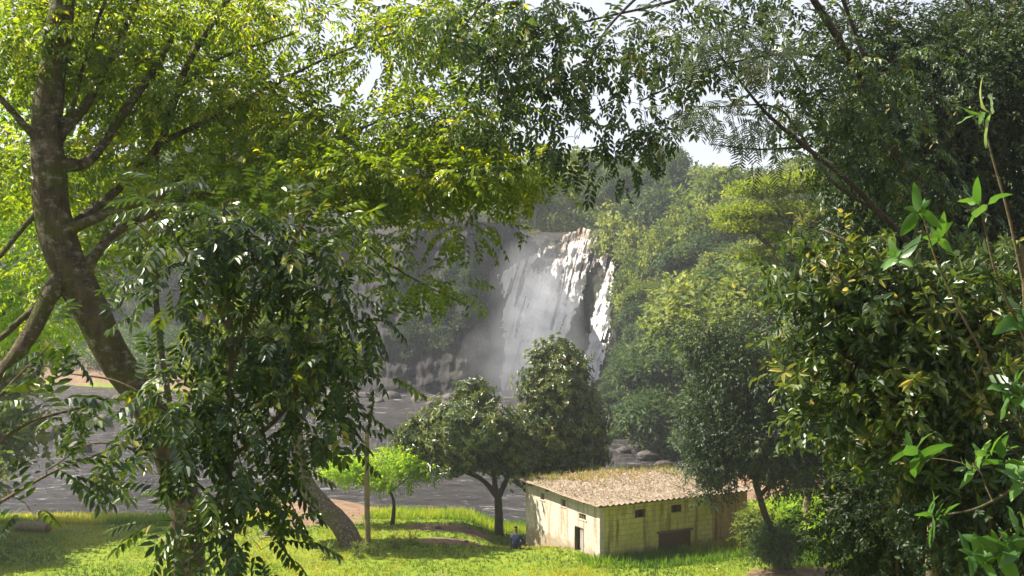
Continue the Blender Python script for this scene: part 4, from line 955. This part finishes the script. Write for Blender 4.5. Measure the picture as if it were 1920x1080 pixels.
def wallmat(name, base1, base2, moss_lo, moss_amt, joint=.5, stain=(.10, .075, .04)):
    m, nt, out = newmat(name)
    tc = coords(nt, 'Object')
    sp = nt.nodes.new('ShaderNodeSeparateXYZ'); nt.links.new(tc, sp.inputs[0])
    # block courses: along whichever way the wall runs, and up
    cb = nt.nodes.new('ShaderNodeCombineXYZ')
    nt.links.new(math_(nt, 'ADD', sp.outputs[0], sp.outputs[1]), cb.inputs[0]); nt.links.new(sp.outputs[2], cb.inputs[1])
    br = nt.nodes.new('ShaderNodeTexBrick'); nt.links.new(cb.outputs[0], br.inputs[0])
    br.inputs['Scale'].default_value = 1; br.inputs['Brick Width'].default_value = .46; br.inputs['Row Height'].default_value = .235
    br.inputs['Mortar Size'].default_value = .012; br.inputs['Mortar Smooth'].default_value = .4; br.inputs['Bias'].default_value = 0
    c = ramp(nt, noise(nt, 1.4, 7, .65, tc), [(.3, base1), (.7, base2)])
    c = mixc(nt, math_(nt, 'MULTIPLY', br.outputs[1], joint), c, (.16, .13, .07))
    mo = ramp(nt, noise(nt, 1.1, 6, .7, coords(nt, 'Object', (1, 1, .5))), [(.42, (0, 0, 0)), (.6, (1, 1, 1))])
    c = mixc(nt, math_(nt, 'MULTIPLY', mo, moss_amt), c, moss_lo)
    dr = ramp(nt, noise(nt, 2.2, 5, .6, coords(nt, 'Object', (1.6, 1.6, .18))), [(.50, (0, 0, 0)), (.64, (.75, .75, .75))])
    c = mixc(nt, dr, c, stain)
    # rain-splashed soil along the foot, soot and lichen under the eave, flaked paint
    ft = math_(nt, 'ADD', math_(nt, 'MULTIPLY', math_(nt, 'SUBTRACT', 1.0, sp.outputs[2]), 1.0), math_(nt, 'MULTIPLY', math_(nt, 'SUBTRACT', noise(nt, 2.5, 7, .7, tc), .5), 1.6))
    c = mixc(nt, ramp(nt, ft, [(.35, (0, 0, 0)), (.75, (.7, .7, .7))]), c, (.20, .14, .08))
    c = mixc(nt, ramp(nt, noise(nt, 3.3, 8, .75, tc), [(.54, (0, 0, 0)), (.64, (.6, .6, .6))]), c, (.24, .20, .15))
    h = math_(nt, 'SUBTRACT', noise(nt, 20, 5, .7, tc), math_(nt, 'MULTIPLY', br.outputs[1], 1.5))
    princ(nt, out, c, .92, bump(nt, h, .5, .02), .2)
    return m
M['wall_side'] = wallmat('pale_rendered_blocks', (.42, .38, .32), (.54, .49, .42), (.30, .26, .18), .35, .25, (.26, .19, .12))
M['wall_front'] = wallmat('mossy_painted_blocks', (.46, .43, .13), (.58, .52, .22), (.36, .38, .08), .7, .8, (.12, .12, .03))
M['wall_end'] = wallmat('bare_orange_blocks', (.34, .20, .10), (.48, .32, .17), (.30, .24, .10), .4, .6)
TH = .2
side_open = [(2.0, 2.75, HZ0 + 0, 1.28)]
side_open = [(1.15, 1.95, HZ0, 1.30), (.95, 1.55, 1.72, 1.98), (2.75, 3.15, 2.02, 2.34), (4.75, 5.15, 1.98, 2.30)]
front_open = [(1.85, 2.45, 1.88, 2.24), (3.85, 4.45, 1.92, 2.26), (3.15, 5.0, -.05, 1.02)]
front = welded('front_wall', wall_grid(front_open, 6.2, HZ0, HZ1 - .08, TH, 0), TH, lambda u, t, z: (u, t, z), M['wall_front'], hut)
end_ = welded('end_wall', [(6.2, HL, HZ0, HZ1 - .10)], TH, lambda u, t, z: (u + .003, t + .02, z), M['wall_end'], hut)
side = welded('side_wall', wall_grid(side_open, HW, HZ0, HZ1 - .06, TH, 1), TH, lambda u, t, z: (t - .003, u + TH * 0 + .204, z), M['wall_side'], hut)
for o in (front, side, end_): pass
back = welded('back_wall', [(0.21, HL - .21, HZ0, HZ1)], TH, lambda u, t, z: (u, HW + .2 - t, z), M['wall_side'], hut)
right = welded('end_wall', [(.24, HW + .2, HZ0, HZ1 - .02)], TH, lambda u, t, z: (HL - t, u, z), M['wall_end'], hut)
# pale corner pier
V_, F_ = boxes([(-.035, .22, -.035, .2, HZ0, HZ1 - .11)])
pier = mesh_obj('corner_pier', V_, np.array(F_), M['wall_side'], None); pier.parent = hut; bevel(pier, .02, 2)
# corrugated roof
n_c = 360; k_c = 60
u_ = np.linspace(-.42, HL + .35, n_c); v__ = np.linspace(-.45, HW + .55, k_c)
U, Vv = np.meshgrid(u_, v__, indexing='xy')
sag_ = .05 * fbm(U * .5, Vv * .5, 2.0) * 2
edge = -.10 * (np.floor((U + 1) / .85) % 2) * (Vv < -.4)
Zr = HZ1 + .06 + .032 * np.sin(U / .30 * 2 * np.pi) + sag_ + .012 * Vv
Zr2 = np.concatenate([Zr, Zr - .012]); 
ed = .09 * (vnoise(np.floor(U / .85) * 3.1, 1.0, 2.0) - .5)
VV = Vv + np.where(Vv < -.4, ed, 0)
top = np.stack([U, VV, Zr], -1).reshape(-1, 3); bot = np.stack([U, VV, Zr - .014], -1).reshape(-1, 3)
ii = np.arange(U.size).reshape(U.shape)
q1 = np.stack([ii[:-1, :-1], ii[:-1, 1:], ii[1:, 1:], ii[1:, :-1]], -1).reshape(-1, 4)
q2 = q1[:, ::-1] + U.size
rim = np.concatenate([ii[0, :], ii[1:, -1], ii[-1, ::-1][1:], ii[::-1, 0][1:]]); rn = rim[1:]; rm = rim[:-1]
q3 = np.stack([rm, rm + U.size, rn + U.size, rn], -1)
m, nt, out = newmat('rusty_sheet_with_litter')
tc = coords(nt, 'Object')
c = ramp(nt, noise(nt, 1.1, 8, .7, tc), [(.3, (.085, .062, .042)), (.5, (.155, .115, .078)), (.7, (.25, .20, .145))])
c = mixc(nt, ramp(nt, noise(nt, 5, 7, .75, tc), [(.48, (0, 0, 0)), (.6, (1, 1, 1))]), c, (.23, .19, .14))
c = mixc(nt, ramp(nt, noise(nt, 11, 3, .7, tc), [(.58, (0, 0, 0)), (.64, (.8, .8, .8))]), c, (.12, .07, .04))
sp = nt.nodes.new('ShaderNodeSeparateXYZ'); nt.links.new(tc, sp.inputs[0])
gm = math_(nt, 'ADD', math_(nt, 'MULTIPLY', sp.outputs[1], .11), math_(nt, 'MULTIPLY', noise(nt, .9, 6, .7, tc), 1.1))
c = mixc(nt, ramp(nt, gm, [(1.0, (0, 0, 0)), (1.12, (.8, .8, .8))]), c, (.24, .22, .06))
princ(nt, out, c, .9, bump(nt, noise(nt, 16, 5, .7, tc), .7, .03), .2)
roof = mesh_obj('roof', np.vstack([top, bot]), [q1, q2, q3], m, None, smooth=False); roof.parent = hut
M['roof'] = m
# litter and weeds lying on the roof
def tufts(n, seed, area, zf, keep=None, hgt=(.06, .2), lean=.5, blades=5, wd=.02):
    r = np.random.default_rng(seed)
    x = r.uniform(area[0], area[1], n); y = r.uniform(area[2], area[3], n)
    if keep is not None: k = keep(x, y, r); x, y = x[k], y[k]
    m_ = len(x); x = np.repeat(x, blades) + r.normal(0, .04, m_ * blades); y = np.repeat(y, blades) + r.normal(0, .04, m_ * blades)
    z = zf(x, y); h = r.uniform(*hgt, len(x)) * (1 if not callable(wd) else 1)
    a = r.uniform(0, 6.28, len(x)); ln = r.uniform(.1, lean, len(x))
    tip = np.stack([x + np.cos(a) * h * ln, y + np.sin(a) * h * ln, z + h], 1)
    b = a + 1.57 + r.normal(0, .6, len(x)); w2 = wd * r.uniform(.6, 1.3, len(x))
    p1 = np.stack([x + np.cos(b) * w2, y + np.sin(b) * w2, z - .02], 1); p2 = np.stack([x - np.cos(b) * w2, y - np.sin(b) * w2, z - .02], 1)
    V = np.stack([p1, p2, tip], 1).reshape(-1, 3); f = np.arange(len(V)).reshape(-1, 3)
    v = np.clip(1.5 * (vnoise(x * .35, y * .35, 11) - .5) + .35 * (vnoise(x * 1.7, y * 1.7, 4) - .5) + .15 + np.repeat(r.random(m_), blades) * .4 + r.random(len(x)) * .3, 0, 1)
    return V, f, v
M['roof_grass'] = leafmat('roof_weeds', [(0, (.08, .14, .02)), (.6, (.18, .22, .04)), (1, (.36, .29, .12))], .45, (1.4, 1.3, .6))
V, f, v = tufts(1700, 81, (-.35, HL + .3, -.2, HW + .5), lambda x, y: HZ1 + .06 + .012 * y + 0 * x, lambda x, y, r: r.random(len(x)) < np.clip(sm(3.4, 6.8, y + 1.6 * (vnoise(x * .8, y * .8) - .5) * 2) ** 1.5 + .03, 0, 1), (.06, .30), .7, 5, .018)
rg = mesh_obj('roof_weeds', V, f, M['roof_grass'], None, attrs={'var': ('FACE', v)}); rg.parent = hut; rg['kind'] = 'stuff'
r_ = np.random.default_rng(82); n = 5000
px_, py_ = r_.uniform(-.35, HL + .3, n), r_.uniform(-.35, HW + .5, n)
d = np.stack([r_.normal(0, 1, n), r_.normal(0, 1, n), r_.normal(0, .25, n)], 1)
V = leaves(np.stack([px_, py_, HZ1 + .095 + .012 * py_ + r_.uniform(0, .03, n)], 1), d, np.tile([0, 0, 1.], (n, 1)) + r_.normal(0, .4, (n, 3)), r_.uniform(.05, .10, n), r_.uniform(.03, .055, n))
M['litter'] = leafmat('fallen_leaves', [(0, (.055, .04, .028)), (.6, (.125, .10, .068)), (1, (.28, .24, .18))], .2, (1.2, 1, .8))
lt = mesh_obj('leaf_litter', V, leaf_faces(n), M['litter'], None, attrs={'var': ('FACE', np.repeat(r_.random(n), 2))}); lt.parent = hut; lt['kind'] = 'stuff'
# rafters ends under the eave, lintels, door, boarded opening, vents
m, nt, out = newmat('weathered_timber')
princ(nt, out, ramp(nt, noise(nt, 3, 8, .7, coords(nt, 'Object', (8, 1, 1))), [(.3, (.07, .05, .035)), (.7, (.20, .15, .11))]), .85, None, .2)
M['timber'] = m
for z_, o_ in ((HZ1 - .10, None),):
    for y_ in (0.9, 2.6, 4.3, 6.0):
        V_, F_ = boxes([(-.30, HL + .25, y_ - .04, y_ + .04, HZ1 - .075, HZ1 + .02)])
        b_ = mesh_obj('purlin', V_, np.array(F_), M['timber'], None); b_.parent = hut
V_, F_ = boxes([(-.13, HL + .12, -.12, -.05, HZ1 - .09, HZ1 + .02)])
b_ = mesh_obj('eave_board', V_, np.array(F_), M['timber'], None); b_.parent = hut
m, nt, out = newmat('grey_painted_door'); 
princ(nt, out, ramp(nt, noise(nt, 3, 6, .7, coords(nt, 'Object', (1, 1, .4))), [(.3, (.16, .14, .13)), (.7, (.34, .30, .27))]), .6, None, .3)
M['door'] = m
V_, F_ = boxes([(-.02, .03, 1.36 + .0, 2.15, -.55, 1.27)])
# two leaves: the near one shut, the other swung inwards
V_, F_ = boxes([(.05, .09, 1.38, 1.76, -.6, 1.29)])
dr = mesh_obj('door', V_, np.array(F_), M['door'], None); dr.parent = hut
V_, F_ = boxes([(.035, .05, 1.70, 1.735, .28, .40)]); hd = mesh_obj('handle', V_, np.array(F_), M['timber'], None); hd.parent = dr
V_, F_ = boxes([(-.012, .16, 1.355, 1.385, HZ0, 1.30), (-.012, .16, 2.12, 2.15, HZ0, 1.30), (-.012, .16, 1.385, 2.12, 1.302, 1.34)])
fr = mesh_obj('door_frame', V_, np.array(F_), M['timber'], None); fr.parent = hut
m, nt, out = newmat('red_brown_brick_infill')
br = nt.nodes.new('ShaderNodeTexBrick'); nt.links.new(coords(nt, 'Object'), br.inputs[0])
cb = nt.nodes.new('ShaderNodeMapping'); nt.links.new(coords(nt, 'Object'), cb.inputs[0]); cb.inputs['Rotation'].default_value = (R_(-90), 0, 0); nt.links.new(cb.outputs[0], br.inputs[0])
br.inputs['Color1'].default_value = (.16, .07, .04, 1); br.inputs['Color2'].default_value = (.10, .05, .03, 1); br.inputs['Mortar'].default_value = (.05, .035, .025, 1)
br.inputs['Scale'].default_value = 1; br.inputs['Brick Width'].default_value = .23; br.inputs['Row Height'].default_value = .09; br.inputs['Mortar Size'].default_value = .012
princ(nt, out, mixc(nt, noise(nt, 4, 5, .6, coords(nt, 'Object')), br.outputs[0], (.09, .06, .04)), .9, None, .2)
V_, F_ = boxes([(3.152, 4.998, .07, .16, -.05, 1.018)])
pn = mesh_obj('boarded_opening', V_, np.array(F_), m, None); pn.parent = hut
V_, F_ = boxes([(3.05, 5.1, -.03, .19, 1.021, 1.13)])
ln = mesh_obj('lintel', V_, np.array(F_), M['timber'], None); ln.parent = hut; bevel(ln)
for (a, b, c_, d_) in front_open[:2]:
    bars = [(a + .002, b - .002, .06, .09, c_ + .002 + k * (d_ - c_) / 3.2, c_ + .03 + k * (d_ - c_) / 3.2) for k in range(1, 4)] + [(a + .002, a + .05, .04, .12, c_ + .001, d_ - .001), (b - .05, b - .002, .04, .12, c_ + .001, d_ - .001)]
    V_, F_ = boxes(bars); vn = mesh_obj('vent', V_, np.array(F_), M['timber'], None); vn.parent = hut
for (a, b, c_, d_) in side_open[1:]:
    bars = [(.06, .10, a + .204 + k * (b - a) / 4, a + .204 + k * (b - a) / 4 + .05, c_ + .001, d_ - .001) for k in range(1, 4)]
    V_, F_ = boxes(bars); vn = mesh_obj('vent', V_, np.array(F_), M['timber'], None); vn.parent = hut
    V_, F_ = boxes([(-.03, .05, a + .15, b + .26, c_ - .045, c_ - .002)]); sl_ = mesh_obj('sill', V_, np.array(F_), M['wall_side'], None); sl_.parent = hut
del hut['base']

# ================================================================== pole, log, stones, person
def simple(name, label, cat, W_, mat, base):
    root = empty(name, base, label, cat); root['base'] = [float(v) for v in base]; return root
b = foot(689, 49.5, 10)
pole = simple('wooden_pole', 'upright weathered wooden pole on the lawn in front of the lime tree', 'pole', None, None, b[:3])
W1 = Wood(); W1.limb([[b[0] + .03, b[1], b[2] - .2, .135], [b[0], b[1], b[2] + 1.5, .125], [b[0] - .03, b[1], b[2] + 3.2, .115], [b[0] - .02, b[1], -6.5, .105]], 12, .08)
W1.build('post', M['bark_tan'], pole)
W1 = Wood(); W1.tube([[b[0] - .02, b[1], -6.52], [b[0] - .02, b[1], -6.40]], [.125, .118], 12); W1.build('cap', M['timber'], pole)
del pole['base']
bx = (62 - 960) / F * 55; bz = float(gh(bx, 55))
log = simple('fallen_log', 'short pale fallen log lying on the grass near the left edge', 'log', None, None, (bx, 55, bz))
W1 = Wood(); W1.limb([[bx - .9, 55.2, bz + .2, .22], [bx, 55, bz + .26, .25], [bx + .9, 54.7, bz + .24, .24]], 12, .15); W1.build('stem', M['bark_pale'], log)
W1 = Wood(); W1.tube([[bx + .87, 54.7, bz + .24], [bx + .93, 54.68, bz + .24]], [.235, .23], 12); W1.build('cut_end', M['bark_red'], log)
W1 = Wood(); W1.limb([[bx + .2, 55, bz + .4, .07], [bx + .35, 54.95, bz + .7, .05], [bx + .4, 54.9, bz + .85, .035]], 7, .1); W1.build('branch_stub', M['bark_pale'], log)
del log['base']
for i, (px, d, s) in enumerate([(600, 57.5, .25), (822, 56, .18), (560, 55, .22), (505, 54, .3), (875, 52.6, .12), (915, 52.2, .10)]):
    x = (px - 960) / F * d
    rock('stone', 'small rounded stone lying on the worn earth of the lawn', (x, d, float(gh(x, d)) + s * .2), s, 200 + i, M['boulder'], 'stones on the worn lawn', .6, 'stone')
# leaves fallen on the grass and worn earth
r_ = np.random.default_rng(95); n = 5200
lx_, ly_ = r_.uniform(-26, 18, n), r_.uniform(46, 62, n); kp = r_.random(n) < .15 + .9 * sm(.45, .75, vnoise(lx_ * .35, ly_ * .35, 6)); lx_, ly_ = lx_[kp], ly_[kp]; n = len(lx_)
V = leaves(np.stack([lx_, ly_, gh(lx_, ly_) + r_.uniform(.04, .12, n)], 1), r_.normal(0, 1, (n, 3)) * [1, 1, .25], np.tile([0, 0, 1.], (n, 1)) + r_.normal(0, .4, (n, 3)), r_.uniform(.07, .15, n), r_.uniform(.04, .08, n))
tag(mesh_obj('fallen_leaves', V, leaf_faces(n), M['litter'], attrs={'var': ('FACE', np.repeat(r_.random(n), 2))}), kind='stuff')
# seated person in dark blue with the back to us, beside the hut
def skin_body(name, joints, edges, radii, mat, parent, sub=2):
    me = bpy.data.meshes.new(name); me.from_pydata([tuple(j) for j in joints], edges, []); 
    o = bpy.data.objects.new(name, me); C.objects.link(o)
    bm = bmesh.new(); bm.from_mesh(me); lay = bm.verts.layers.skin.verify(); bm.verts.ensure_lookup_table()
    for v, q in zip(bm.verts, radii):
        v[lay].radius = q if isinstance(q, tuple) else (q, q)
    bm.verts[0][lay].use_root = True; bm.to_mesh(me); bm.free()
    s_ = o.modifiers.new('skin', 'SKIN'); s_.use_smooth_shade = True
    u = o.modifiers.new('sub', 'SUBSURF'); u.levels = sub; u.render_levels = sub
    me.materials.append(mat); o.parent = parent; return o
def plain(name, col, rough=.8):
    m, nt, out = newmat(name)
    princ(nt, out, ramp(nt, noise(nt, 9, 5, .6, coords(nt)), [(.3, tuple(c * .75 for c in col)), (.7, tuple(c * 1.2 for c in col))]), rough, None, .3); return m
PXc = (968 - 960) / F * 50.3; PYc = 50.3; PZc = float(gh(PXc, PYc))
per = empty('person', (PXc, PYc, PZc), 'person in a blue jacket sitting on the grass against the corner of the hut', 'person')
per.rotation_euler = (0, 0, R_(160)); per.scale = (1.1, 1.1, 1.1)
J = [(0, 0, .14), (0, .02, .32), (0, .05, .50), (0, .03, .60), (0, 0, .68), (.02, -.01, .80), (.02, -.01, .90),      # pelvis..head
     (.17, .03, .56), (.27, -.10, .36), (.18, -.30, .34), (.12, -.38, .36),
     (-.17, .03, .56), (-.28, -.08, .36), (-.18, -.28, .33), (-.12, -.37, .36),
     (.10, -.05, .14), (.18, -.36, .42), (.17, -.52, .10), (.18, -.66, .05),
     (-.10, -.05, .14), (-.19, -.34, .40), (-.20, -.54, .10), (-.21, -.68, .05)]
E = [(0, 1), (1, 2), (2, 3), (3, 4), (4, 5), (5, 6), (2, 7), (7, 8), (8, 9), (9, 10), (2, 11), (11, 12), (12, 13), (13, 14), (0, 15), (15, 16), (16, 17), (17, 18), (0, 19), (19, 20), (20, 21), (21, 22)]
Rr = [(.16, .12), (.14, .11), (.16, .11), .07, .055, (.085, .10), (.075, .085), .065, .05, .038, .028, .065, .05, .038, .028, .09, .065, .045, .035, .09, .065, .045, .035]
skin_body('body', J, E, Rr, plain('dark_skin', (.12, .07, .045), .6), per)
Jc = [J[0], J[1], J[2], J[3], J[7], J[8], (.20, -.27, .345), J[11], J[12], (-.20, -.25, .335)]
skin_body('jacket', Jc, [(0, 1), (1, 2), (2, 3), (2, 4), (4, 5), (5, 6), (2, 7), (7, 8), (8, 9)], [(.18, .14), (.165, .13), (.185, .13), .085, .085, .066, .05, .085, .066, .05], plain('blue_cloth', (.016, .022, .055)), per)
Jt = [J[0], J[15], J[16], (.17, -.50, .14), J[19], J[20], (-.20, -.52, .14)]
skin_body('trousers', Jt, [(0, 1), (1, 2), (2, 3), (0, 4), (4, 5), (5, 6)], [(.175, .135), .105, .08, .06, .105, .08, .06], plain('dark_cloth', (.03, .035, .05)), per)
skin_body('hair', [(.02, .015, .86), (.02, -.005, .92), (.02, -.03, .95)], [(0, 1), (1, 2)], [(.093, .10), (.088, .095), .06], plain('black_hair', (.015, .012, .01)), per)
for s in (1, -1):
    skin_body('shoe', [(s * .18 if s > 0 else -.21, -.60, .045), (s * .18 if s > 0 else -.21, -.70, .045), (s * .18 if s > 0 else -.21, -.78, .035)], [(0, 1), (1, 2)], [.05, .048, .035], plain('dark_shoe', (.03, .025, .02)), per)

# ================================================================== grass and small plants
M['grass'] = leafmat('lawn_grass', [(0, (.04, .09, .012)), (.5, (.11, .18, .014)), (1, (.28, .28, .04))], .55, (1.7, 1.5, .4))
M['grass_lush'] = leafmat('lush_grass', [(0, (.05, .12, .014)), (.5, (.13, .23, .02)), (1, (.34, .34, .08))], .55, (1.7, 1.6, .4))
def keep_lawn(x, y, r): return (dirt(x, y) < .42 + r.normal(0, .08, len(x))) & (r.random(len(x)) < .6 + .8 * (vnoise(x * .5, y * .5) - .4))
V, f, v = tufts(60000, 91, (-30, 26, 45, 64), gh, keep_lawn, (.05, .16), .7, 4, .02)
tag(mesh_obj('lawn_grass', V, f, M['grass'], attrs={'var': ('FACE', v)}), kind='stuff')
# rank grass: along the river edge, around the hut and on the bright rise to the right
def keep_rank(x, y, r):
    lx = (x - HC[0]) * e1[0] + (y - HC[1]) * e1[1]; ly = (x - HC[0]) * e2[0] + (y - HC[1]) * e2[1]
    hutin = (lx > .0) & (lx < HL) & (ly > .0) & (ly < HW + .2)
    nearhut = (lx > -1.0) & (lx < HL + 3) & (ly > -2.6 + .6 * (vnoise(x, y) - .5)) & (ly < .5)
    edge_ = (np.abs(y - 60.5) < 1.6) & (x > -8) & (x < 3)
    rise_ = (x > 11.0) & (y > 47.2) & (y < 60)
    left = (y > 57.5) & (y < 60.5) & (x < -12) & (vnoise(x * .4, 5) > .3)
    return (nearhut | edge_ | rise_ | left) & ~hutin & (y > 46.9 + .2 * (vnoise(x * .8, 3) - .5))
V, f, v = tufts(42000, 92, (-28, 22, 46.5, 62), gh, keep_rank, (.14, .42), .6, 4, .022)
tag(mesh_obj('rank_grass', V, f, M['grass_lush'], attrs={'var': ('FACE', v)}), kind='stuff')
undergrowth('shrub', 'bright sunlit shrub on the rise right of the slender dark trunk', 'shrub', P(1560, 990, 50), (1.15, .8, .85), 60, TWIG_S, 'lime_leaf', 93, 16, .24, (1.4, 2.4), stems=4)
undergrowth('shrub', 'tall pale yellow shrub in the sunlight behind the slender dark trunk', 'shrub', P(1500, 950, 55), (1.1, .8, .8), 50, TWIG_S, 'lime_leaf', 94, 16, .24, (1.6, 2.6), stems=4)
for i, (px, d, hh_, wd_, lab) in enumerate([(672, 48.8, .55, .28, 'leafy weed growing at the left foot of the wooden pole'), (705, 49.2, .5, .25, 'leafy weed growing at the right foot of the wooden pole'),
        (740, 50.5, .45, .3, 'pale leafy weed right of the wooden pole near the lime tree stem'), (770, 51.5, .3, .25, 'low weed on the lawn farthest right of the wooden pole'),
        (615, 48.5, .45, .22, 'spindly dark weed on the lawn left of the wooden pole')]):
    x = (px - 960) / F * d; z = float(gh(x, d))
    undergrowth('weed', lab, 'weed', (x, d, z + hh_ * .7), (wd_, wd_, hh_ * .55), 12, TWIG_S, 'hill_leaf', 300 + i, 6, .10, (.8, 1.4), stems=5, twig_r=.005)

# ================================================================== spray and haze
def ell(name, c, rad, dens, n=24):
    th = np.linspace(0, np.pi, n)[:, None]; ph = np.linspace(0, 2 * np.pi, n * 2, endpoint=False)[None]
    dd = np.stack([np.sin(th) * np.cos(ph), np.sin(th) * np.sin(ph), np.cos(th) * np.ones_like(ph)], -1)
    V = dd * np.array(rad) * (1 + .35 * fbm(dd[..., 0] * 1.5, dd[..., 1] * 1.5, dd[..., 2] * 1.5 + dens * 100))[..., None]
    i = np.arange(n * n * 2).reshape(n, n * 2); j = np.roll(i, -1, 1)
    m, nt, out = newmat('spray')
    pv = nt.nodes.new('ShaderNodeVolumePrincipled'); pv.inputs['Color'].default_value = (.92, .94, 1, 1); pv.inputs['Anisotropy'].default_value = .3
    mp = nt.nodes.new('ShaderNodeMapping'); nt.links.new(coords(nt), mp.inputs[0]); mp.inputs['Scale'].default_value = (1 / rad[0], 1 / rad[1], 1 / rad[2])
    vl = nt.nodes.new('ShaderNodeVectorMath'); vl.operation = 'LENGTH'; nt.links.new(mp.outputs[0], vl.inputs[0])
    dn = math_(nt, 'MULTIPLY', math_(nt, 'POWER', math_(nt, 'SUBTRACT', 1.15, vl.outputs['Value'], True), 1.5), dens * 2.4)
    nt.links.new(math_(nt, 'MULTIPLY', dn, ramp(nt, noise(nt, .25, 2, .5, coords(nt)), [(.3, (.3, .3, .3)), (.7, (1.6, 1.6, 1.6))])), pv.inputs['Density'])
    nt.links.new(pv.outputs[0], out.inputs[1])
    o = mesh_obj(name, V.reshape(-1, 3), np.stack([i[:-1], i[1:], j[1:], j[:-1]], -1).reshape(-1, 4), m, smooth=True)
    o.location = c; return tag(o, kind='stuff')
ell('spray_mist', (2, 148, -10), (10, 8, 8), .04)
ell('spray_mist', (3, 149, -3), (7, 6, 11), .045)
m, nt, out = newmat('haze')
pv = nt.nodes.new('ShaderNodeVolumePrincipled'); pv.inputs['Color'].default_value = (.86, .90, 1, 1); pv.inputs['Density'].default_value = HAZE; pv.inputs['Anisotropy'].default_value = .35
nt.links.new(pv.outputs[0], out.inputs[1])
V_, F_ = boxes([(-1000, 1000, -80, 1600, -19, 110)])
hz_ = mesh_obj('haze', V_, np.array(F_), m); tag(hz_, kind='stuff')
